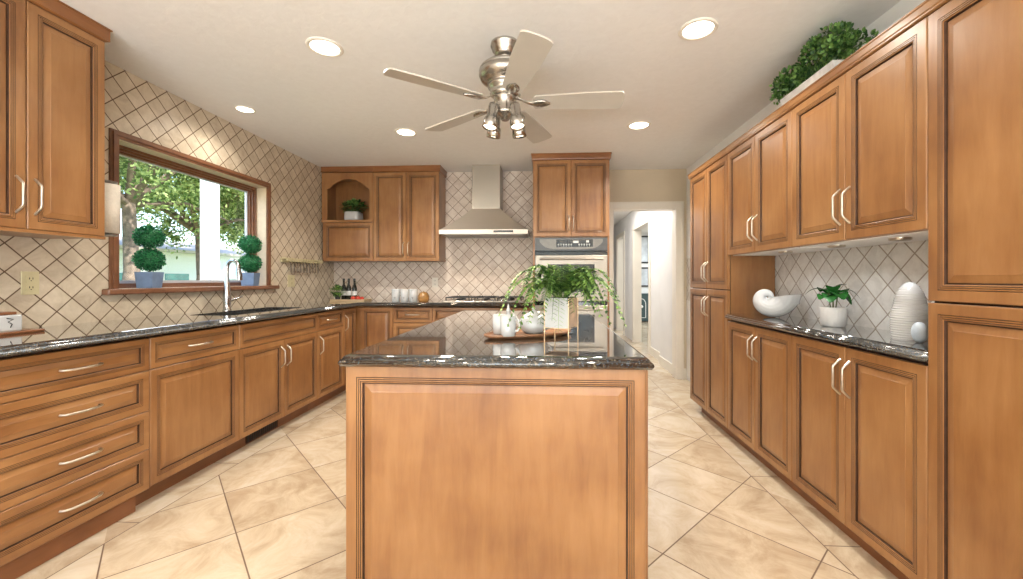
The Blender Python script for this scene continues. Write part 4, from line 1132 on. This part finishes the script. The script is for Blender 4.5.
# outlets
def outlet(name, label, M, w=.072, h=.116, mat=None):
    t = thing(name, label, 'outlet', (0, 0, 0)); t.matrix_world = M
    b = MB(); b.box(-w/2, w/2, -.006, -.0005, -h/2, h/2, bev=.002); b.build('cover_plate', mat or M_CREAM, t)
    for z in (-.022, .022):
        b = MB(); b.box(-.017, .017, -.009, -.0062, z-.015, z+.015, 0); b.box(-.008, -.005, -.0094, -.0091, z-.004, z+.006, 1); b.box(.005, .008, -.0094, -.0091, z-.004, z+.006, 1); b.box(-.002, .002, -.0094, -.0091, z-.012, z-.008, 1)
        b.build('socket', [mat or M_CREAM, M_BLKM], t)
RL = Matrix.Rotation(PI/2, 4, 'Z')
outlet('wall_outlet', 'cream double outlet on the tiled wall under the upper left cabinet', Matrix.Translation((WL, 1.892, 1.138)) @ RL)
outlet('wall_outlet', 'cream outlet on the tiled wall below the hanging utensil rack', Matrix.Translation((WL, 3.97, 1.14)) @ RL, .11, .12)
outlet('wall_outlet', 'pale outlet on the back tiles between the canisters and the cooktop', Matrix.Translation((-1.33, YB, 1.12)), mat=MATS['cream_trim_paint'])
# utensil rack
t = thing('utensil_rack', 'cream wall rack with a scalloped rail to the right of the window', 'rack', (WL, 3.80, 0), PI/2)
b = MB(); b.box(0, .665, -.014, -.0005, 1.325, 1.365, bev=.003)
b.box(0, .665, -.055, -.014, 1.358, 1.368)
for k in range(14): b.box(.012+k*.047, .040+k*.047, -.060, -.055, 1.335, 1.368)
b.build('rail', M_CREAM, t)
b = MB()
for k in range(10): b.tube([(.115+k*.054, -.016, 1.335), (.115+k*.054, -.03, 1.325), (.115+k*.054, -.034, 1.333)], .003, 6)
b.build('hook', M_PEWT, t)
ut = None
for k in range(10):
    x = .115+k*.054
    if ut is None:
        ut = thing('hanging_utensil', 'dark metal utensil hanging in the row on the cream wall rack', 'utensil', (WL+.034, 3.80+x, 1.325), PI/2, 'utensils hanging on the wall rack')
        b = MB(); b.box(-.004, .004, -.0015, .0015, -.055, 0); b.build('handle', M_PEWT, ut)
        b = MB(); b.box(-.013, .013, -.004, .0035, -.10, -.0552, bev=.002); b.build('head', M_STEEL, ut)
    else: copy_tree(ut, (WL+.034, 3.80+x, 1.325))
# paper towel roll beside the upper left cabinet
t = thing('paper_towel_roll', 'upright paper towel roll on the cabinet side beside the window', 'paper towel', (-2.352, 2.045, 0))
b = MB(); b.lathe([(.018, 1.405), (.056, 1.405), (.056, 1.665), (.018, 1.665)], seg=32, cap=False); b.build('roll', M_PAPER, t)
b = MB(); b.lathe([(.012, 1.39), (.012, 1.68)], seg=12); b.lathe([(.045, 1.388), (.045, 1.396), (.02, 1.40)], seg=24); b.lathe([(.02, 1.67), (.045, 1.674), (.045, 1.682)], seg=24)
b.box(-.012, .012, -.0885, 0, 1.388, 1.395); b.box(-.012, .012, -.0885, 0, 1.675, 1.682)
b.build('holder', M_PEWT, t)
# box on the left counter
t = thing('bread_box', 'white box with black script on a dark wood board at the left edge', 'box', (-2.44, 1.52, ZT), RZL)
b = MB(); b.box(-.17, .255, -.10, .10, 0, .012, bev=.003); b.build('board', M_TOE, t)
b = MB(); b.box(-.17, .185, -.085, .085, .0125, .085, bev=.006); b.build('box_body', M_CERW, t)
b = MB(); b.box(-.175, .175, -.07, .07, .0855, .098, bev=.003); b.build('lid', M_TOE, t)
b = MB()
for k in range(5):
    x = .14-k*.05
    b.tube([(x, -.0865, .03), (x+.006, -.0865, .045), (x-.008, -.0865, .055), (x+.01, -.0865, .066), (x-.012, -.0865, .072)], .0018, 5)
b.build('script_marks', M_BLKM, t)

# ================================================================ FAR ROOM
t = thing('hall_console', 'dark grey-green console with an arched white outline seen through the doorway', 'cabinet', (2.58, 11.1, 0))
b = MB(); M_GRN = plain('dark_greygreen', (.05, .085, .09), .5, noise=.15)
b.box(-.28, .28, 0, .28, .03, .74); b.box(-.30, .30, -.015, .28, .74, .77)
for x in (-.26, .22): b.box(x, x+.04, .02, .06, 0, .03)
b.build('body', M_GRN, t)
b = MB(); pts = [(-.11, -.004, .12), (-.11, -.004, .48)]+[(-.11*math.cos(a), -.004, .48+.15*math.sin(a)) for a in [PI*i/10 for i in range(1, 10)]]+[(.11, -.004, .48), (.11, -.004, .12), (-.11, -.004, .12)]
b.tube(pts, .009, 6); b.sphere((0, -.012, .42), .04, 12, 8); b.build('arch_outline', M_WALLW, t)
for i, (z0, z1_) in enumerate(((1.60, 2.36), (.95, 1.49))):
    t = thing('framed_picture', 'black-framed picture on the white far room wall, %s one' % ('upper' if i == 0 else 'lower'), 'picture', (2.62, 11.4, 0))
    b = MB(); x0, x1 = -.20, .24
    b.box(x0, x0+.04, -.03, -.0005, z0, z1_); b.box(x1-.04, x1, -.03, -.0005, z0, z1_); b.box(x0+.04, x1-.04, -.03, -.0005, z0, z0+.04); b.box(x0+.04, x1-.04, -.03, -.0005, z1_-.04, z1_); b.build('frame', M_BLKM, t)
    b = MB(); b.box(x0+.04, x1-.04, -.015, -.0006, z0+.04, z1_-.04); b.build('print', plain('print_%d' % i, (.6, .64, .68), .4, noise=.25, nscale=5), t)

# ================================================================ OUTSIDE
b = MB(); b.box(-70, -2.76, -40, 70, -.5, -.3); struct('ground', b, plain('lawn', (.22, .28, .10), .9, noise=.4, nscale=2))
t = thing('porch_column', 'tall square white porch column seen through the window', 'column', (-5.15, 5.95, -.3))
b = MB(); b.box(-.085, .085, -.085, .085, .25, 3.6); b.build('shaft', M_CERW, t)
b = MB(); b.box(-.13, .13, -.13, .13, 0, .25); b.build('plinth', M_CERW, t)
hs = thing('neighbour_house', 'white neighbouring house with a pale grey roof beyond the trees', 'house', (-16, 16, -.3))
b = MB(); b.box(-4, 0, -9, 9, 0, 2.6); b.box(.001, 1.6, 3.5, 9, 0, 1.5); b.build('wall', plain('house_white', (.80, .86, .84), .7, noise=.04), hs)
b = MB(); b.loft([[(-4.6, -9.6, 2.6), (.6, -9.6, 2.6), (.6, 9.6, 2.6), (-4.6, 9.6, 2.6)], [(-4.6, -9.6, 2.70), (.6, -9.6, 2.70), (.6, 9.6, 2.70), (-4.6, 9.6, 2.70)], [(-2.4, -7, 3.25), (-1.8, -7, 3.25), (-1.8, 7, 3.25), (-2.4, 7, 3.25)]], 0, False, None, True)
b.build('roof', plain('roof_grey', (.55, .52, .48), .8, noise=.15), hs)
for y in (-7, -4.6, -2.2, .2):
    b = MB(); b.box(0.001, .05, y, y+1.1, .7, 1.7); b.build('window', plain('teal_glass_%d' % int(y*10+100), (.12, .36, .36), .15, noise=.2, nscale=3), hs)
def tree(loc, label, H, cr, n, seed, lsz=.16, low=.42):
    random.seed(seed)
    t = thing('broadleaf_tree', label, 'tree', loc, 0, 'trees outside the window')
    b = MB(); b.tube([(0, 0, 0), (.1, .05, H*.2), (-.05, .1, H*.42)], [.2, .16, .13], 10)
    ends = []
    for k in range(9):
        a = k*2*PI/9+random.uniform(-.3, .3); e = Vector((math.cos(a)*cr*.75, math.sin(a)*cr*.75, H*random.uniform(low, .92)))
        s0 = Vector((-.05, .1, H*.40)); m_ = s0.lerp(e, .5)+Vector((0, 0, .3))
        b.tube([s0, m_, e], [.09, .06, .02], 7); ends += [m_, e, s0.lerp(e, .75)]
    b.build('trunk', M_BARK, t)
    b = MB()
    cl = []
    for _ in range(120):
        d = rand_unit(); cl.append(Vector((d.x*cr*random.uniform(.3, 1), d.y*cr*random.uniform(.3, 1), H*(.66+.30*d.z*random.uniform(.3, 1)))))
    for _ in range(n):
        c = random.choice(cl); p = c+rand_unit()*random.random()*cr*.2
        b.leaf(p, rand_unit(), rand_unit(), lsz*random.uniform(.6, 1.3), lsz*.5)
    b.build('foliage', M_TREE, t)
tree((-10.5, 9.6, -.3), 'big leafy tree filling the left part of the window view', 8.4, 3.9, 32000, 3, .12, .36)
tree((-12.2, 13.6, -.3), 'leafy tree just left of the white porch column outside', 7.6, 3.2, 26000, 8, .13, .36)
tree((-12.4, 17.4, -.3), 'leafy tree right of the white porch column outside', 8.0, 3.2, 22000, 5, .145, .36)
random.seed(11)
t = thing('garden_plant', 'spiky green garden plant outside at the lower left of the window', 'plant', (-6.6, 6.0, -.3))
b = MB()
for k in range(46):
    a = random.uniform(0, 2*PI); e = random.uniform(.5, 1.3); b.leaf((0, 0, .55), (math.cos(a), math.sin(a), e), (0, 0, 1), random.uniform(.6, 1.0), .07)
b.tube([(0, 0, 0), (0, 0, .6)], .06, 8)
b.build('foliage', M_FERN, t)
t = thing('garden_shrub', 'dark strappy shrub at the foot of the white porch column', 'plant', (-4.35, 5.2, -.3))
b = MB()
for k in range(90):
    a = random.uniform(0, 2*PI); e = random.uniform(.8, 3); b.leaf((random.uniform(-.1, .1), random.uniform(-.1, .1), .6), (math.cos(a), math.sin(a), e), (0, 0, 1), random.uniform(.5, .95), .05)
b.tube([(0, 0, 0), (0, 0, .7)], .08, 8)
b.build('foliage', M_TOP, t)
